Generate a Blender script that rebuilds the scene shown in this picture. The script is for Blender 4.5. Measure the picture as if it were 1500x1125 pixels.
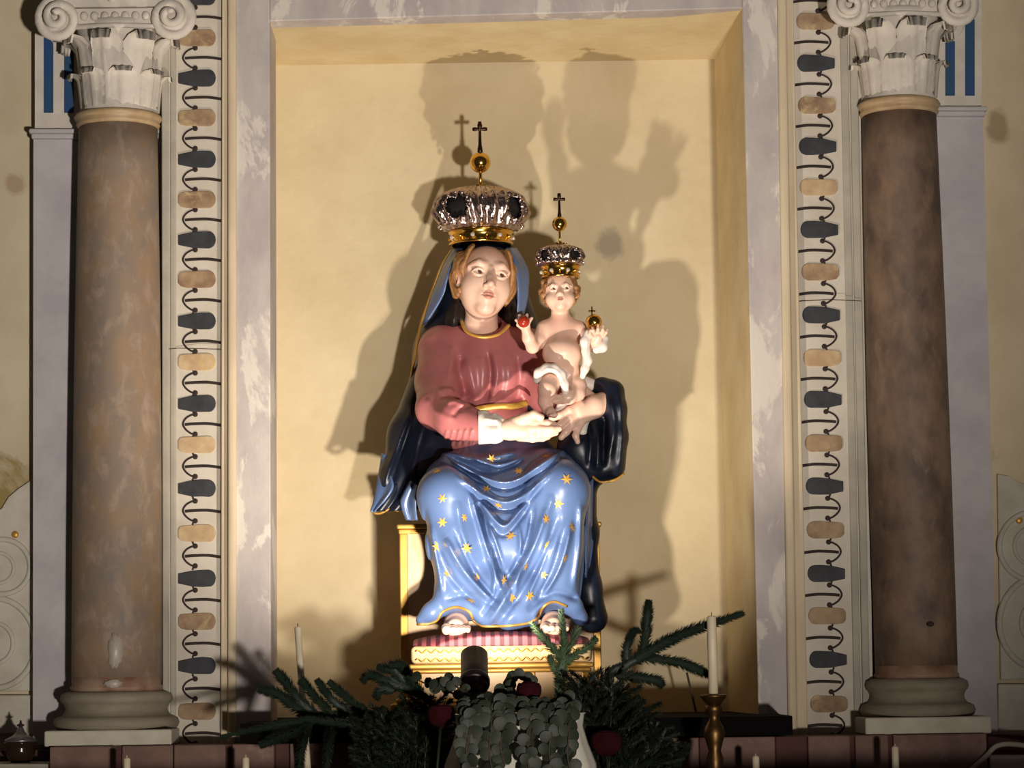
import bpy, math, random
import numpy as np
from mathutils import Vector, Matrix
from mathutils.bvhtree import BVHTree

for _o in list(bpy.data.objects):
    bpy.data.objects.remove(_o)
SC = bpy.context.scene
COL = SC.collection
random.seed(7)

# ------------------------------------------------------------------ camera
FPX, DIST, EYE = 3780.0, 6.3, 1.70
YAW, PITCH, ROLL = math.atan((750 - 690) / FPX), math.atan((980 - 562.5) / FPX), math.radians(-0.8)
CAMROT = Matrix.Rotation(-YAW, 3, 'Z') @ Matrix.Rotation(math.pi / 2 + PITCH, 3, 'X') @ Matrix.Rotation(ROLL, 3, 'Z')
CAMPOS = Vector((0, -DIST, EYE))
cam = bpy.data.cameras.new('camera')
cam.sensor_width = 36.0
cam.lens = FPX / 1500 * 36.0
cam.clip_start, cam.clip_end = 0.05, 60
camo = bpy.data.objects.new('camera', cam)
camo.matrix_world = Matrix.Translation(CAMPOS) @ CAMROT.to_4x4()
COL.objects.link(camo)
SC.camera = camo

def P(px, py, Y):
    """photo pixel -> world point on the vertical plane at depth Y"""
    d = CAMROT @ Vector(((px - 750) / FPX, -(py - 562.5) / FPX, -1.0))
    return CAMPOS + d * ((Y - CAMPOS.y) / d.y)

def S(Y):
    """metres per pixel at depth Y"""
    return (DIST + Y) / FPX

# ------------------------------------------------------------------ light
w = bpy.data.worlds.new('world')
SC.world = w
w.use_nodes = True
w.node_tree.nodes['Background'].inputs[0].default_value = (1.0, 0.86, 0.70, 1)
w.node_tree.nodes['Background'].inputs[1].default_value = 0.03

def aim(o, target):
    o.rotation_euler = (Vector(target) - o.location).to_track_quat('-Z', 'Y').to_euler()

# a projector of the nave, far behind and to the right of the photographer
ld = bpy.data.lights.new('nave_projector', 'SPOT')
ld.energy, ld.color, ld.shadow_soft_size = 1650, (1.0, 0.91, 0.82), 0.13
ld.spot_size, ld.spot_blend = math.radians(41), 1.0
lo = bpy.data.objects.new('nave_projector', ld)
COL.objects.link(lo)
lo.location = (1.42, -7.6, 0.85)
aim(lo, P(400, 0, 0.1))

SC.view_settings.view_transform = 'Standard'
SC.view_settings.look = 'None'
SC.view_settings.gamma = 1.0
SC.view_settings.use_curve_mapping = False
SC.view_settings.exposure = 0.0
# ------------------------------------------------------------------ materials
def srgb(r, g, b):
    f = lambda c: (c / 255 / 12.92) if c <= 10 else ((c / 255 + 0.055) / 1.055) ** 2.4
    return (f(r), f(g), f(b), 1.0)

def mat(name, c1, c2=None, scale=8.0, rough=0.6, metal=0.0, bump=0.0, bscale=None, detail=6.0, stretch=(1, 1, 1),
        lo=0.35, hi=0.65, c3=None, scale3=3.0, coat=0.0, spec=0.5, lo3=0.55, hi3=0.7, trans=0.0, voronoi=False):
    m = bpy.data.materials.new(name)
    m.use_nodes = True
    nt = m.node_tree
    N, L = nt.nodes, nt.links
    b = N['Principled BSDF']
    b.inputs['Roughness'].default_value = rough
    b.inputs['Metallic'].default_value = metal
    b.inputs['Coat Weight'].default_value = coat
    b.inputs['Coat Roughness'].default_value = 0.15
    b.inputs['Specular IOR Level'].default_value = spec
    b.inputs['Transmission Weight'].default_value = trans
    b.inputs['Base Color'].default_value = c1
    if c2 or bump:
        tc = N.new('ShaderNodeTexCoord')
        mp = N.new('ShaderNodeMapping')
        mp.inputs['Scale'].default_value = stretch
        L.new(tc.outputs['Object'], mp.inputs['Vector'])
    if c2:
        n = N.new('ShaderNodeTexNoise')
        n.inputs['Scale'].default_value = scale
        n.inputs['Detail'].default_value = detail
        n.inputs['Roughness'].default_value = 0.6
        L.new(mp.outputs['Vector'], n.inputs['Vector'])
        mr = N.new('ShaderNodeMapRange')
        mr.inputs['From Min'].default_value = lo
        mr.inputs['From Max'].default_value = hi
        L.new(n.outputs['Fac'], mr.inputs['Value'])
        mx = N.new('ShaderNodeMix')
        mx.data_type = 'RGBA'
        mx.inputs[6].default_value = c1
        mx.inputs[7].default_value = c2
        L.new(mr.outputs['Result'], mx.inputs['Factor'])
        out = mx.outputs[2]
        if c3:
            n3 = N.new('ShaderNodeTexNoise')
            n3.inputs['Scale'].default_value = scale3
            n3.inputs['Detail'].default_value = 8
            n3.inputs['Roughness'].default_value = 0.65
            n3.inputs['Distortion'].default_value = 0.4
            L.new(mp.outputs['Vector'], n3.inputs['Vector'])
            m3 = N.new('ShaderNodeMapRange')
            m3.inputs['From Min'].default_value = lo3
            m3.inputs['From Max'].default_value = hi3
            L.new(n3.outputs['Fac'], m3.inputs['Value'])
            x3 = N.new('ShaderNodeMix')
            x3.data_type = 'RGBA'
            L.new(out, x3.inputs[6])
            x3.inputs[7].default_value = c3
            L.new(m3.outputs['Result'], x3.inputs['Factor'])
            out = x3.outputs[2]
        L.new(out, b.inputs['Base Color'])
    if bump:
        nb = N.new('ShaderNodeTexNoise')
        nb.inputs['Scale'].default_value = bscale or scale * 4
        nb.inputs['Detail'].default_value = 8
        L.new(mp.outputs['Vector'], nb.inputs['Vector'])
        bp = N.new('ShaderNodeBump')
        bp.inputs['Strength'].default_value = bump
        bp.inputs['Distance'].default_value = 0.01
        L.new(nb.outputs['Fac'], bp.inputs['Height'])
        L.new(bp.outputs['Normal'], b.inputs['Normal'])
    return m

M = {}
M['plaster'] = mat('niche_plaster', srgb(208, 193, 160), srgb(198, 182, 147), 5, 0.9, bump=0.35, bscale=22, c3=srgb(196, 178, 142), scale3=2.2, lo3=0.6, hi3=0.75)
M['reveal'] = mat('reveal_plaster', srgb(216, 198, 156), srgb(204, 182, 138), 7, 0.9, bump=0.3, bscale=20)
M['frame'] = mat('grey_lavender_stone', srgb(170, 160, 160), srgb(190, 182, 176), 7, 0.75, bump=0.12, bscale=40, c3=srgb(208, 200, 190), scale3=5, lo3=0.54, hi3=0.58, stretch=(1.6, 1, 0.7))
M['cream_trim'] = mat('cream_trim', srgb(214, 198, 168), srgb(196, 178, 150), 12, 0.75, bump=0.12, bscale=50, stretch=(1, 1, 0.25))
M['band'] = mat('painted_band', srgb(206, 198, 184), srgb(192, 182, 166), 10, 0.8, bump=0.1, bscale=45)
M['grey_trim'] = mat('grey_trim', srgb(158, 152, 140), srgb(176, 170, 154), 9, 0.75, bump=0.1, bscale=40)
M['line'] = mat('dark_line_paint', srgb(44, 30, 26), rough=0.8)
M['bead_dark'] = mat('charcoal_bead', srgb(52, 54, 60), srgb(36, 36, 40), 30, 0.7)
M['bead_tan'] = mat('ochre_bead', srgb(168, 142, 110), srgb(132, 104, 80), 25, 0.75, c3=srgb(196, 176, 130), scale3=14)
M['bead_pale'] = mat('pale_bead', srgb(198, 174, 136), srgb(176, 146, 110), 25, 0.75, c3=srgb(206, 178, 112), scale3=14)
M['pilaster'] = mat('lavender_grey_pilaster', srgb(192, 186, 186), srgb(176, 170, 172), 9, 0.8, bump=0.15, bscale=60)
M['wall_l'] = mat('stained_plaster', srgb(208, 195, 168), srgb(190, 176, 146), 4, 0.9, bump=0.3, bscale=14, c3=srgb(150, 130, 78), scale3=3.2, lo3=0.6, hi3=0.68)
M['wall_r'] = mat('beige_plaster', srgb(208, 192, 162), srgb(192, 174, 144), 4, 0.9, bump=0.25, bscale=14, c3=srgb(150, 128, 98), scale3=2.4, lo3=0.62, hi3=0.72)
M['stucco'] = mat('white_stucco', srgb(202, 196, 182), srgb(184, 176, 160), 12, 0.85, bump=0.15, bscale=40)
M['blue_paint'] = mat('dark_blue_paint', srgb(20, 62, 118), srgb(18, 70, 96), 12, 0.6)
M['capital'] = mat('white_capital_stone', srgb(214, 206, 194), srgb(196, 188, 176), 14, 0.8, bump=0.12, bscale=60)
M['marble_l'] = mat('beige_marble', srgb(148, 122, 94), srgb(126, 114, 104), 12, 0.65, bump=0.1, bscale=40, c3=srgb(160, 140, 122), scale3=22, lo3=0.5, hi3=0.68, stretch=(1, 1, 0.6))
M['marble_r'] = mat('brown_marble', srgb(132, 108, 88), srgb(86, 70, 60), 12, 0.65, bump=0.05, bscale=60, c3=srgb(130, 107, 88), scale3=20, lo3=0.55, hi3=0.72, stretch=(1, 1, 0.6))
M['worn'] = mat('pale_worn_stone', srgb(186, 176, 164), srgb(168, 156, 144), 30, 0.4)
M['collar'] = mat('ochre_collar', srgb(182, 158, 122), srgb(156, 124, 88), 12, 0.5)
M['base'] = mat('grey_base_stone', srgb(150, 140, 122), srgb(132, 122, 104), 10, 0.7, bump=0.1, bscale=50, stretch=(1, 1, 3))
M['plinth'] = mat('pale_plinth', srgb(206, 200, 182), srgb(190, 182, 162), 14, 0.75)
M['rust'] = mat('rusty_fillet', srgb(128, 88, 64), srgb(164, 138, 116), 14, 0.6)
M['block'] = mat('plum_brown_stone', srgb(134, 104, 92), srgb(110, 84, 74), 12, 0.75, bump=0.15, bscale=40, c3=srgb(150, 124, 112), scale3=8)
M['block_dark'] = mat('dark_red_stone', srgb(92, 54, 44), srgb(74, 44, 38), 12, 0.8)
M['black'] = mat('black_shelf', srgb(12, 10, 10), rough=0.9, spec=0.1)
M['lampblack'] = mat('black_lamp', srgb(26, 16, 18), rough=0.45)
M['gold'] = mat('gilding', srgb(206, 164, 84), srgb(186, 138, 62), 20, 0.42, metal=0.55)
M['goldpaint'] = mat('gold_paint', srgb(222, 176, 84), srgb(190, 140, 60), 30, 0.4, metal=0.35)
M['silver'] = mat('silver', srgb(206, 190, 186), srgb(186, 168, 166), 40, 0.2, metal=1.0, bump=0.25, bscale=140)
M['goldmetal'] = mat('gold_metal', srgb(232, 184, 88), rough=0.16, metal=1.0)
M['darkmetal'] = mat('dark_cross_metal', srgb(52, 30, 16), rough=0.35, metal=0.7)
M['brass'] = mat('brass', srgb(104, 78, 46), rough=0.42, metal=0.9)
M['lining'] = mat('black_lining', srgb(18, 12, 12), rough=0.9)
M['darkglass'] = mat('dark_amber_glass', srgb(48, 34, 22), rough=0.15)
M['gem'] = mat('clear_gem', srgb(240, 232, 220), rough=0.08, metal=0.6)
M['throne'] = mat('crackled_cream_panel', srgb(226, 196, 156), srgb(214, 178, 136), 10, 0.5, c3=srgb(178, 138, 100), scale3=16, lo3=0.66, hi3=0.7)
M['skin'] = mat('painted_skin', srgb(232, 196, 174), srgb(226, 184, 164), 14, 0.34, spec=0.5)
M['lips'] = mat('lip_paint', srgb(204, 138, 124), rough=0.35)
M['brow'] = mat('brow_paint', srgb(150, 112, 84), rough=0.6)
M['eye'] = mat('eye_white', srgb(236, 222, 206), rough=0.15)
M['iris'] = mat('iris_brown', srgb(96, 62, 44), rough=0.15)
M['pupil'] = mat('pupil_black', srgb(30, 20, 18), rough=0.15)
M['hair'] = mat('golden_brown_hair', srgb(176, 130, 82), srgb(134, 92, 54), 30, 0.45, stretch=(1, 1, 0.3))
M['hair_dark'] = mat('dark_brown_hair', srgb(40, 28, 24), srgb(28, 20, 18), 30, 0.45)
M['dress'] = mat('plum_red_paint', srgb(190, 116, 116), srgb(178, 106, 108), 10, 0.36, spec=0.5)
M['blue'] = mat('sky_blue_paint', srgb(84, 107, 150), srgb(78, 100, 142), 8, 0.3, spec=0.6)
M['navy'] = mat('navy_lining_paint', srgb(17, 25, 42), srgb(12, 18, 30), 8, 0.38, spec=0.5)
M['white'] = mat('white_cloth_paint', srgb(236, 226, 216), srgb(224, 212, 204), 10, 0.5)
M['red'] = mat('red_apple_paint', srgb(160, 48, 30), rough=0.25)
M['fringe'] = mat('cream_cushion_side', srgb(234, 208, 160), srgb(220, 188, 132), 20, 0.6)
M['wax'] = mat('candle_wax', srgb(222, 208, 178), rough=0.5)
M['steel'] = mat('grey_metal', srgb(150, 146, 142), rough=0.35, metal=0.8)
M['fir'] = mat('fir_green', srgb(34, 48, 32), srgb(24, 36, 26), 40, 0.55)
M['fir_lit'] = mat('lamplit_fir_green', srgb(96, 116, 84), srgb(70, 92, 66), 40, 0.5)  # lighter copy of the fir green, spotlight's light put into the colour
M['sprig'] = mat('dark_sprig_green', srgb(25, 36, 18), srgb(18, 27, 15), 40, 0.6)
M['euc'] = mat('grey_green_leaf', srgb(44, 51, 36), srgb(36, 44, 30), 30, 0.6)
M['stem'] = mat('brown_stem', srgb(64, 52, 36), rough=0.7)
M['rose'] = mat('dark_red_rose', srgb(52, 5, 9), srgb(34, 4, 7), 30, 0.9, spec=0.15)
M['vase'] = mat('white_ceramic', srgb(214, 210, 196), rough=0.35)
M['ribbon'] = mat('pale_flower', srgb(150, 132, 122), rough=0.6)
M['altar'] = mat('altar_stone', srgb(120, 100, 88), srgb(104, 84, 74), 6, 0.7)
M['floor'] = mat('floor_stone', srgb(120, 104, 88), srgb(98, 84, 72), 3, 0.6)

def add_stain(m, p, rx, rz, col):
    """one grey smudge of its own shape on the plaster, at world point p"""
    nt = m.node_tree
    N, L = nt.nodes, nt.links
    b = N['Principled BSDF']
    src = b.inputs['Base Color'].links[0].from_socket
    tc = N.new('ShaderNodeTexCoord')
    mp = N.new('ShaderNodeMapping')
    mp.vector_type = 'TEXTURE'
    mp.inputs['Location'].default_value = p
    mp.inputs['Scale'].default_value = (rx, 1.0, rz)
    L.new(tc.outputs['Object'], mp.inputs['Vector'])
    ln = N.new('ShaderNodeVectorMath')
    ln.operation = 'LENGTH'
    L.new(mp.outputs['Vector'], ln.inputs[0])
    n = N.new('ShaderNodeTexNoise')
    n.inputs['Scale'].default_value = 30
    n.inputs['Detail'].default_value = 5
    L.new(tc.outputs['Object'], n.inputs['Vector'])
    ad = N.new('ShaderNodeMath')
    ad.operation = 'ADD'
    L.new(ln.outputs['Value'], ad.inputs[0])
    L.new(n.outputs['Fac'], ad.inputs[1])
    mr = N.new('ShaderNodeMapRange')
    mr.inputs['From Min'].default_value = 1.55
    mr.inputs['From Max'].default_value = 1.1
    mr.inputs['To Max'].default_value = 0.55
    L.new(ad.outputs['Value'], mr.inputs['Value'])
    mx = N.new('ShaderNodeMix')
    mx.data_type = 'RGBA'
    L.new(src, mx.inputs[6])
    mx.inputs[7].default_value = col
    L.new(mr.outputs['Result'], mx.inputs['Factor'])
    L.new(mx.outputs[2], b.inputs['Base Color'])
add_stain(M['plaster'], P(893, 358, .45), .042, .046, srgb(120, 112, 104))
add_stain(M['wall_l'], P(22, 270, .14), .03, .03, srgb(150, 118, 90))
add_stain(M['wall_r'], P(1462, 185, .14), .035, .05, srgb(120, 88, 50))

def stripes_mat():
    m = bpy.data.materials.new('red_striped_cloth')
    m.use_nodes = True
    N, L = m.node_tree.nodes, m.node_tree.links
    b = N['Principled BSDF']
    tc = N.new('ShaderNodeTexCoord')
    wv = N.new('ShaderNodeTexWave')
    wv.bands_direction = 'X'
    wv.inputs['Scale'].default_value = 14.5
    wv.inputs['Distortion'].default_value = 0.6
    wv.inputs['Detail'].default_value = 1
    L.new(tc.outputs['Object'], wv.inputs['Vector'])
    cr = N.new('ShaderNodeValToRGB')
    cr.color_ramp.elements[0].position = 0.35
    cr.color_ramp.elements[0].color = srgb(92, 34, 48)
    cr.color_ramp.elements[1].position = 0.6
    cr.color_ramp.elements[1].color = srgb(176, 92, 102)
    L.new(wv.outputs['Fac'], cr.inputs['Fac'])
    L.new(cr.outputs['Color'], b.inputs['Base Color'])
    b.inputs['Roughness'].default_value = 0.6
    return m
M['stripes'] = stripes_mat()

def glass_mat():
    m = bpy.data.materials.new('clear_glass')
    m.use_nodes = True
    b = m.node_tree.nodes['Principled BSDF']
    b.inputs['Base Color'].default_value = (0.9, 0.9, 0.88, 1)
    b.inputs['Roughness'].default_value = 0.08
    b.inputs['Transmission Weight'].default_value = 0.8
    return m
M['glass'] = glass_mat()

# ------------------------------------------------------------------ objects
def new_mesh(name, V, F, smooth=False):
    me = bpy.data.meshes.new(name)
    me.from_pydata([tuple(v) for v in V], [], [tuple(f) for f in F])
    if smooth:
        me.polygons.foreach_set('use_smooth', [True] * len(me.polygons))
    me.update()
    return me

def obj(name, me, material, parent=None):
    o = bpy.data.objects.new(name, me)
    COL.objects.link(o)
    if material is not None and len(me.materials) == 0:
        me.materials.append(material)
    if parent is not None:
        o.parent = parent
        o.matrix_parent_inverse = Matrix.Translation(-parent.location) if parent.type == 'EMPTY' else Matrix.Identity(4)
    return o

def tag(o, label, cat, group=None):
    o['label'] = label
    o['category'] = cat
    if group:
        o['group'] = group
    return o

def thing(name, loc, label, cat, group=None):
    o = bpy.data.objects.new(name, None)
    o.empty_display_size = 0.05
    COL.objects.link(o)
    o.location = loc
    return tag(o, label, cat, group)

def struct(name, me, material):
    o = obj(name, me, material)
    o['kind'] = 'structure'
    return o

def bevel(o, width, seg=2):
    b = o.modifiers.new('bevel', 'BEVEL')
    b.width = width
    b.segments = seg
    b.limit_method = 'ANGLE'
    return o

class MB:
    def __init__(self):
        self.V, self.F = [], []
    def add(self, V, F):
        n = len(self.V)
        self.V += [tuple(v) for v in V]
        self.F += [tuple(i + n for i in f) for f in F]
        return self
    def hexa(self, a, b):
        """a: 4 front corners (TL,TR,BR,BL), b: 4 back corners"""
        return self.add(list(a) + list(b), [(0, 3, 2, 1), (4, 5, 6, 7), (0, 1, 5, 4), (1, 2, 6, 5), (2, 3, 7, 6), (3, 0, 4, 7)])
    def box(self, lo, hi):
        x0, y0, z0 = lo
        x1, y1, z1 = hi
        a = [(x0, y0, z1), (x1, y0, z1), (x1, y0, z0), (x0, y0, z0)]
        b = [(x0, y1, z1), (x1, y1, z1), (x1, y1, z0), (x0, y1, z0)]
        return self.hexa(a, b)
    def pxbox(self, x0, y0, x1, y1, Yf, Yb, dx=0.0):
        """box whose front face covers the photo rectangle at depth Yf; dx = px drift of the lower edge"""
        a = [P(x0, y0, Yf), P(x1, y0, Yf), P(x1 + dx, y1, Yf), P(x0 + dx, y1, Yf)]
        b = [Vector((v.x, Yb, v.z)) for v in a]
        return self.hexa(a, b)
    def lathe(self, c, prof, n=32, a0=0.0, a1=2 * math.pi):
        """prof: list of (r, z) relative to c"""
        full = abs(a1 - a0 - 2 * math.pi) < 1e-6
        m = n if full else n + 1
        V, F = [], []
        for r, z in prof:
            for i in range(m):
                t = a0 + (a1 - a0) * i / n
                V.append((c[0] + r * math.cos(t), c[1] + r * math.sin(t), c[2] + z))
        for j in range(len(prof) - 1):
            for i in range(n):
                k = (i + 1) % m
                F.append((j * m + i, j * m + k, (j + 1) * m + k, (j + 1) * m + i))
        if full:
            F.append(tuple(range(m))[::-1])
            F.append(tuple((len(prof) - 1) * m + i for i in range(m)))
        return self.add(V, F)
    def tube(self, pts, r, n=8, flat=1.0, cap=True):
        pts = [Vector(p) for p in pts]
        rs = r if isinstance(r, (list, tuple)) else [r] * len(pts)
        V, F = [], []
        up = Vector((0.03, -1, 0.05)).normalized()
        for i, p in enumerate(pts):
            t = (pts[min(i + 1, len(pts) - 1)] - pts[max(i - 1, 0)]).normalized()
            a = t.cross(up)
            if a.length < 1e-4:
                a = t.cross(Vector((1, 0, 0.1)))
            a.normalize()
            b = a.cross(t).normalized()
            for k in range(n):
                q = 2 * math.pi * k / n
                V.append(p + a * math.cos(q) * rs[i] + b * math.sin(q) * rs[i] * flat)
        for i in range(len(pts) - 1):
            for k in range(n):
                l = (k + 1) % n
                F.append((i * n + k, i * n + l, (i + 1) * n + l, (i + 1) * n + k))
        if cap:
            F.append(tuple(range(n))[::-1])
            F.append(tuple((len(pts) - 1) * n + k for k in range(n)))
        return self.add(V, F)
    def sphere(self, c, r, n=16, m=10, sc=(1, 1, 1)):
        V, F = [], []
        for j in range(m + 1):
            ph = math.pi * j / m
            for i in range(n):
                t = 2 * math.pi * i / n
                V.append((c[0] + r * sc[0] * math.sin(ph) * math.cos(t), c[1] + r * sc[1] * math.sin(ph) * math.sin(t), c[2] + r * sc[2] * math.cos(ph)))
        for j in range(m):
            for i in range(n):
                k = (i + 1) % n
                F.append((j * n + i, (j + 1) * n + i, (j + 1) * n + k, j * n + k))
        return self.add(V, F)
    def open(self):
        self.F = [f for f in self.F if len(f) <= 4]
        return self
    def me(self, name, smooth=False):
        return new_mesh(name, self.V, self.F, smooth)
    def build(self, name, material, parent=None, smooth=False):
        return obj(name, self.me(name, smooth), material, parent)

def spline(pts, n=8):
    """Catmull-Rom through points (any dimension)"""
    pts = [np.array(p, float) for p in pts]
    out = []
    for i in range(len(pts) - 1):
        p0, p1, p2, p3 = pts[max(i - 1, 0)], pts[i], pts[i + 1], pts[min(i + 2, len(pts) - 1)]
        for k in range(n):
            t = k / n
            out.append(0.5 * (2 * p1 + (p2 - p0) * t + (2 * p0 - 5 * p1 + 4 * p2 - p3) * t * t + (3 * p1 - p0 - 3 * p2 + p3) * t ** 3))
    out.append(pts[-1])
    return out

# ------------------------------------------------------------------ signed distance modelling
class SDF:
    """scalar field on a grid; primitives are blended in, then skinned with surface nets"""
    def __init__(self, lo, hi, h):
        self.h = h
        self.lo = np.array(lo, float)
        self.n = np.ceil((np.array(hi, float) - self.lo) / h).astype(int) + 1
        self.ax = [(self.lo[i] + h * np.arange(self.n[i])).astype(np.float32) for i in range(3)]
        self.f = np.full(tuple(self.n), 1.0, np.float32)
    def _win(self, lo, hi):
        s = []
        for i in range(3):
            a = int(np.floor((lo[i] - self.lo[i]) / self.h))
            b = int(np.ceil((hi[i] - self.lo[i]) / self.h)) + 1
            s.append(slice(max(a, 0), max(min(b, self.n[i]), 0)))
        return tuple(s)
    def _grid(self, s):
        return (self.ax[0][s[0]][:, None, None], self.ax[1][s[1]][None, :, None], self.ax[2][s[2]][None, None, :])
    def _blend(self, s, d, k, op):
        f = self.f[s]
        if f.size == 0:
            return
        if op == 'add':
            if k > 0:
                h = np.clip(0.5 + 0.5 * (f - d) / k, 0, 1)
                self.f[s] = f * (1 - h) + d * h - k * h * (1 - h)
            else:
                self.f[s] = np.minimum(f, d)
        else:
            if k > 0:
                h = np.clip(0.5 - 0.5 * (f + d) / k, 0, 1)
                self.f[s] = f * (1 - h) - d * h + k * h * (1 - h)
            else:
                self.f[s] = np.maximum(f, -d)
    def cap(self, a, b, ra, rb=None, k=0.01, op='add'):
        rb = ra if rb is None else rb
        a, b = np.array(a, np.float32), np.array(b, np.float32)
        m = max(ra, rb) + k + 3 * self.h
        s = self._win(np.minimum(a, b) - m, np.maximum(a, b) + m)
        X, Y, Z = self._grid(s)
        ab = b - a
        L = float((ab * ab).sum()) + 1e-12
        t = np.clip(((X - a[0]) * ab[0] + (Y - a[1]) * ab[1] + (Z - a[2]) * ab[2]) / L, 0, 1)
        d = np.sqrt((X - a[0] - t * ab[0]) ** 2 + (Y - a[1] - t * ab[1]) ** 2 + (Z - a[2] - t * ab[2]) ** 2) - (ra + (rb - ra) * t)
        self._blend(s, d, k, op)
        return self
    def chain(self, pts, rs, k=0.01, op='add'):
        if not isinstance(rs, (list, tuple)):
            rs = [rs] * len(pts)
        for i in range(len(pts) - 1):
            self.cap(pts[i], pts[i + 1], rs[i], rs[i + 1], k, op)
        return self
    def ell(self, c, r, k=0.01, R=None, op='add'):
        """ellipsoid with radii r and rotation R (3x3, columns = axes)"""
        c = np.array(c, np.float32)
        m = max(r) + k + 3 * self.h
        s = self._win(c - m, c + m)
        X, Y, Z = self._grid(s)
        x, y, z = X - c[0], Y - c[1], Z - c[2]
        if R is not None:
            R = np.array(R, np.float32)
            x, y, z = (R[0, 0] * x + R[1, 0] * y + R[2, 0] * z, R[0, 1] * x + R[1, 1] * y + R[2, 1] * z, R[0, 2] * x + R[1, 2] * y + R[2, 2] * z)
        k0 = np.sqrt((x / r[0]) ** 2 + (y / r[1]) ** 2 + (z / r[2]) ** 2)
        k1 = np.sqrt((x / r[0] ** 2) ** 2 + (y / r[1] ** 2) ** 2 + (z / r[2] ** 2) ** 2) + 1e-9
        self._blend(s, k0 * (k0 - 1) / k1, k, op)
        return self
    def rbox(self, c, hs, r, k=0.01, op='add'):
        c = np.array(c, np.float32)
        m = np.array(hs) + k + r + 3 * self.h
        s = self._win(c - m, c + m)
        X, Y, Z = self._grid(s)
        x, y, z = np.abs(X - c[0]) - hs[0] + r, np.abs(Y - c[1]) - hs[1] + r, np.abs(Z - c[2]) - hs[2] + r
        d = np.sqrt(np.maximum(x, 0) ** 2 + np.maximum(y, 0) ** 2 + np.maximum(z, 0) ** 2) + np.minimum(np.maximum(np.maximum(x, y), z), 0) - r
        self._blend(s, d, k, op)
        return self
    def strokes(self, ss):
        """folds: ss = list of (polyline of (x, z), height, width); raises (or cuts) the surface along them, front side"""
        X, Z = self.ax[0][:, None], self.ax[2][None, :]
        D = np.zeros((self.n[0], self.n[2]), np.float32)
        for pts, amp, wid in ss:
            pts = spline(pts, 5)
            best = np.full(D.shape, 1e9, np.float32)
            n = len(pts) - 1
            T = np.zeros(D.shape, np.float32)
            for i in range(n):
                a, b = pts[i], pts[i + 1]
                ab = b - a
                L = float(ab @ ab) + 1e-12
                t = np.clip(((X - a[0]) * ab[0] + (Z - a[1]) * ab[1]) / L, 0, 1)
                d = (X - a[0] - t * ab[0]) ** 2 + (Z - a[1] - t * ab[1]) ** 2
                m = d < best
                best = np.where(m, d, best)
                T = np.where(m, (i + t) / n, T)
            taper = np.clip(np.minimum(T, 1 - T) * 5 + 0.15, 0, 1)
            D += amp * taper * np.exp(-best / (wid * wid))
        self.f -= D[:, None, :]
        return self
    def mesh(self, name):
        f, n = self.f, self.f.shape
        f[0], f[-1] = 1, 1
        f[:, 0], f[:, -1] = 1, 1
        f[:, :, 0], f[:, :, -1] = 1, 1
        ins = f < 0
        c = np.zeros((n[0] - 1, n[1] - 1, n[2] - 1), np.uint8)
        for i in (0, 1):
            for j in (0, 1):
                for k in (0, 1):
                    c += ins[i:n[0] - 1 + i, j:n[1] - 1 + j, k:n[2] - 1 + k]
        act = (c > 0) & (c < 8)
        I, J, K = np.nonzero(act)
        idx = np.full(act.shape, -1, np.int64)
        idx[I, J, K] = np.arange(len(I))
        acc = np.zeros((len(I), 3))
        cnt = np.zeros(len(I))
        for ax in range(3):
            o1, o2 = [a for a in range(3) if a != ax]
            for u in (0, 1):
                for v in (0, 1):
                    off = np.zeros(3, int)
                    off[o1], off[o2] = u, v
                    e = off.copy()
                    e[ax] = 1
                    a = f[I + off[0], J + off[1], K + off[2]]
                    b = f[I + e[0], J + e[1], K + e[2]]
                    m = (a < 0) != (b < 0)
                    t = np.where(m, a / np.where(m, a - b, 1), 0)
                    p = np.tile(off.astype(float), (len(I), 1))
                    p[:, ax] = t
                    acc[m] += p[m]
                    cnt[m] += 1
        V = (np.stack([I, J, K], 1) + acc / np.maximum(cnt, 1)[:, None]) * self.h + self.lo
        Q = []
        for ax in range(3):
            sl = [slice(1, -1)] * 3
            sl[ax] = slice(0, -1)
            sh = list(sl)
            sh[ax] = slice(1, None)
            A, B = ins[tuple(sl)], ins[tuple(sh)]
            E = np.argwhere(A != B)
            fl = A[A != B]
            o = [1, 1, 1]
            o[ax] = 0
            E = E + np.array(o)
            o1, o2 = [(1, 2), (2, 0), (0, 1)][ax]
            q = []
            for u, v in ((1, 1), (0, 1), (0, 0), (1, 0)):
                w_ = E.copy()
                w_[:, o1] -= u
                w_[:, o2] -= v
                q.append(idx[w_[:, 0], w_[:, 1], w_[:, 2]])
            q = np.stack(q, 1)
            q[~fl] = q[~fl][:, ::-1]
            Q.append(q)
        Q = np.concatenate(Q)
        Q = Q[(Q >= 0).all(1)]
        me = bpy.data.meshes.new(name)
        me.vertices.add(len(V))
        me.vertices.foreach_set('co', V.astype(np.float32).ravel())
        me.loops.add(Q.size)
        me.loops.foreach_set('vertex_index', Q.astype(np.int32).ravel())
        me.polygons.add(len(Q))
        me.polygons.foreach_set('loop_start', np.arange(0, Q.size, 4, dtype=np.int32))
        me.polygons.foreach_set('loop_total', np.full(len(Q), 4, np.int32))
        me.polygons.foreach_set('use_smooth', np.ones(len(Q), bool))
        me.update(calc_edges=True)
        me.validate()
        return me

def pxgrid(x0, y0, x1, y1, Y0, Y1, h):
    """SDF grid covering a photo rectangle between two depths"""
    c = [P(x, y, Y) for x in (x0, x1) for y in (y0, y1) for Y in (Y0, Y1)]
    return SDF([min(v.x for v in c), Y0, min(v.z for v in c)], [max(v.x for v in c), Y1, max(v.z for v in c)], h)

def xz(pts, Y):
    return [(P(x, y, Y).x, P(x, y, Y).z) for x, y in pts]
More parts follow.
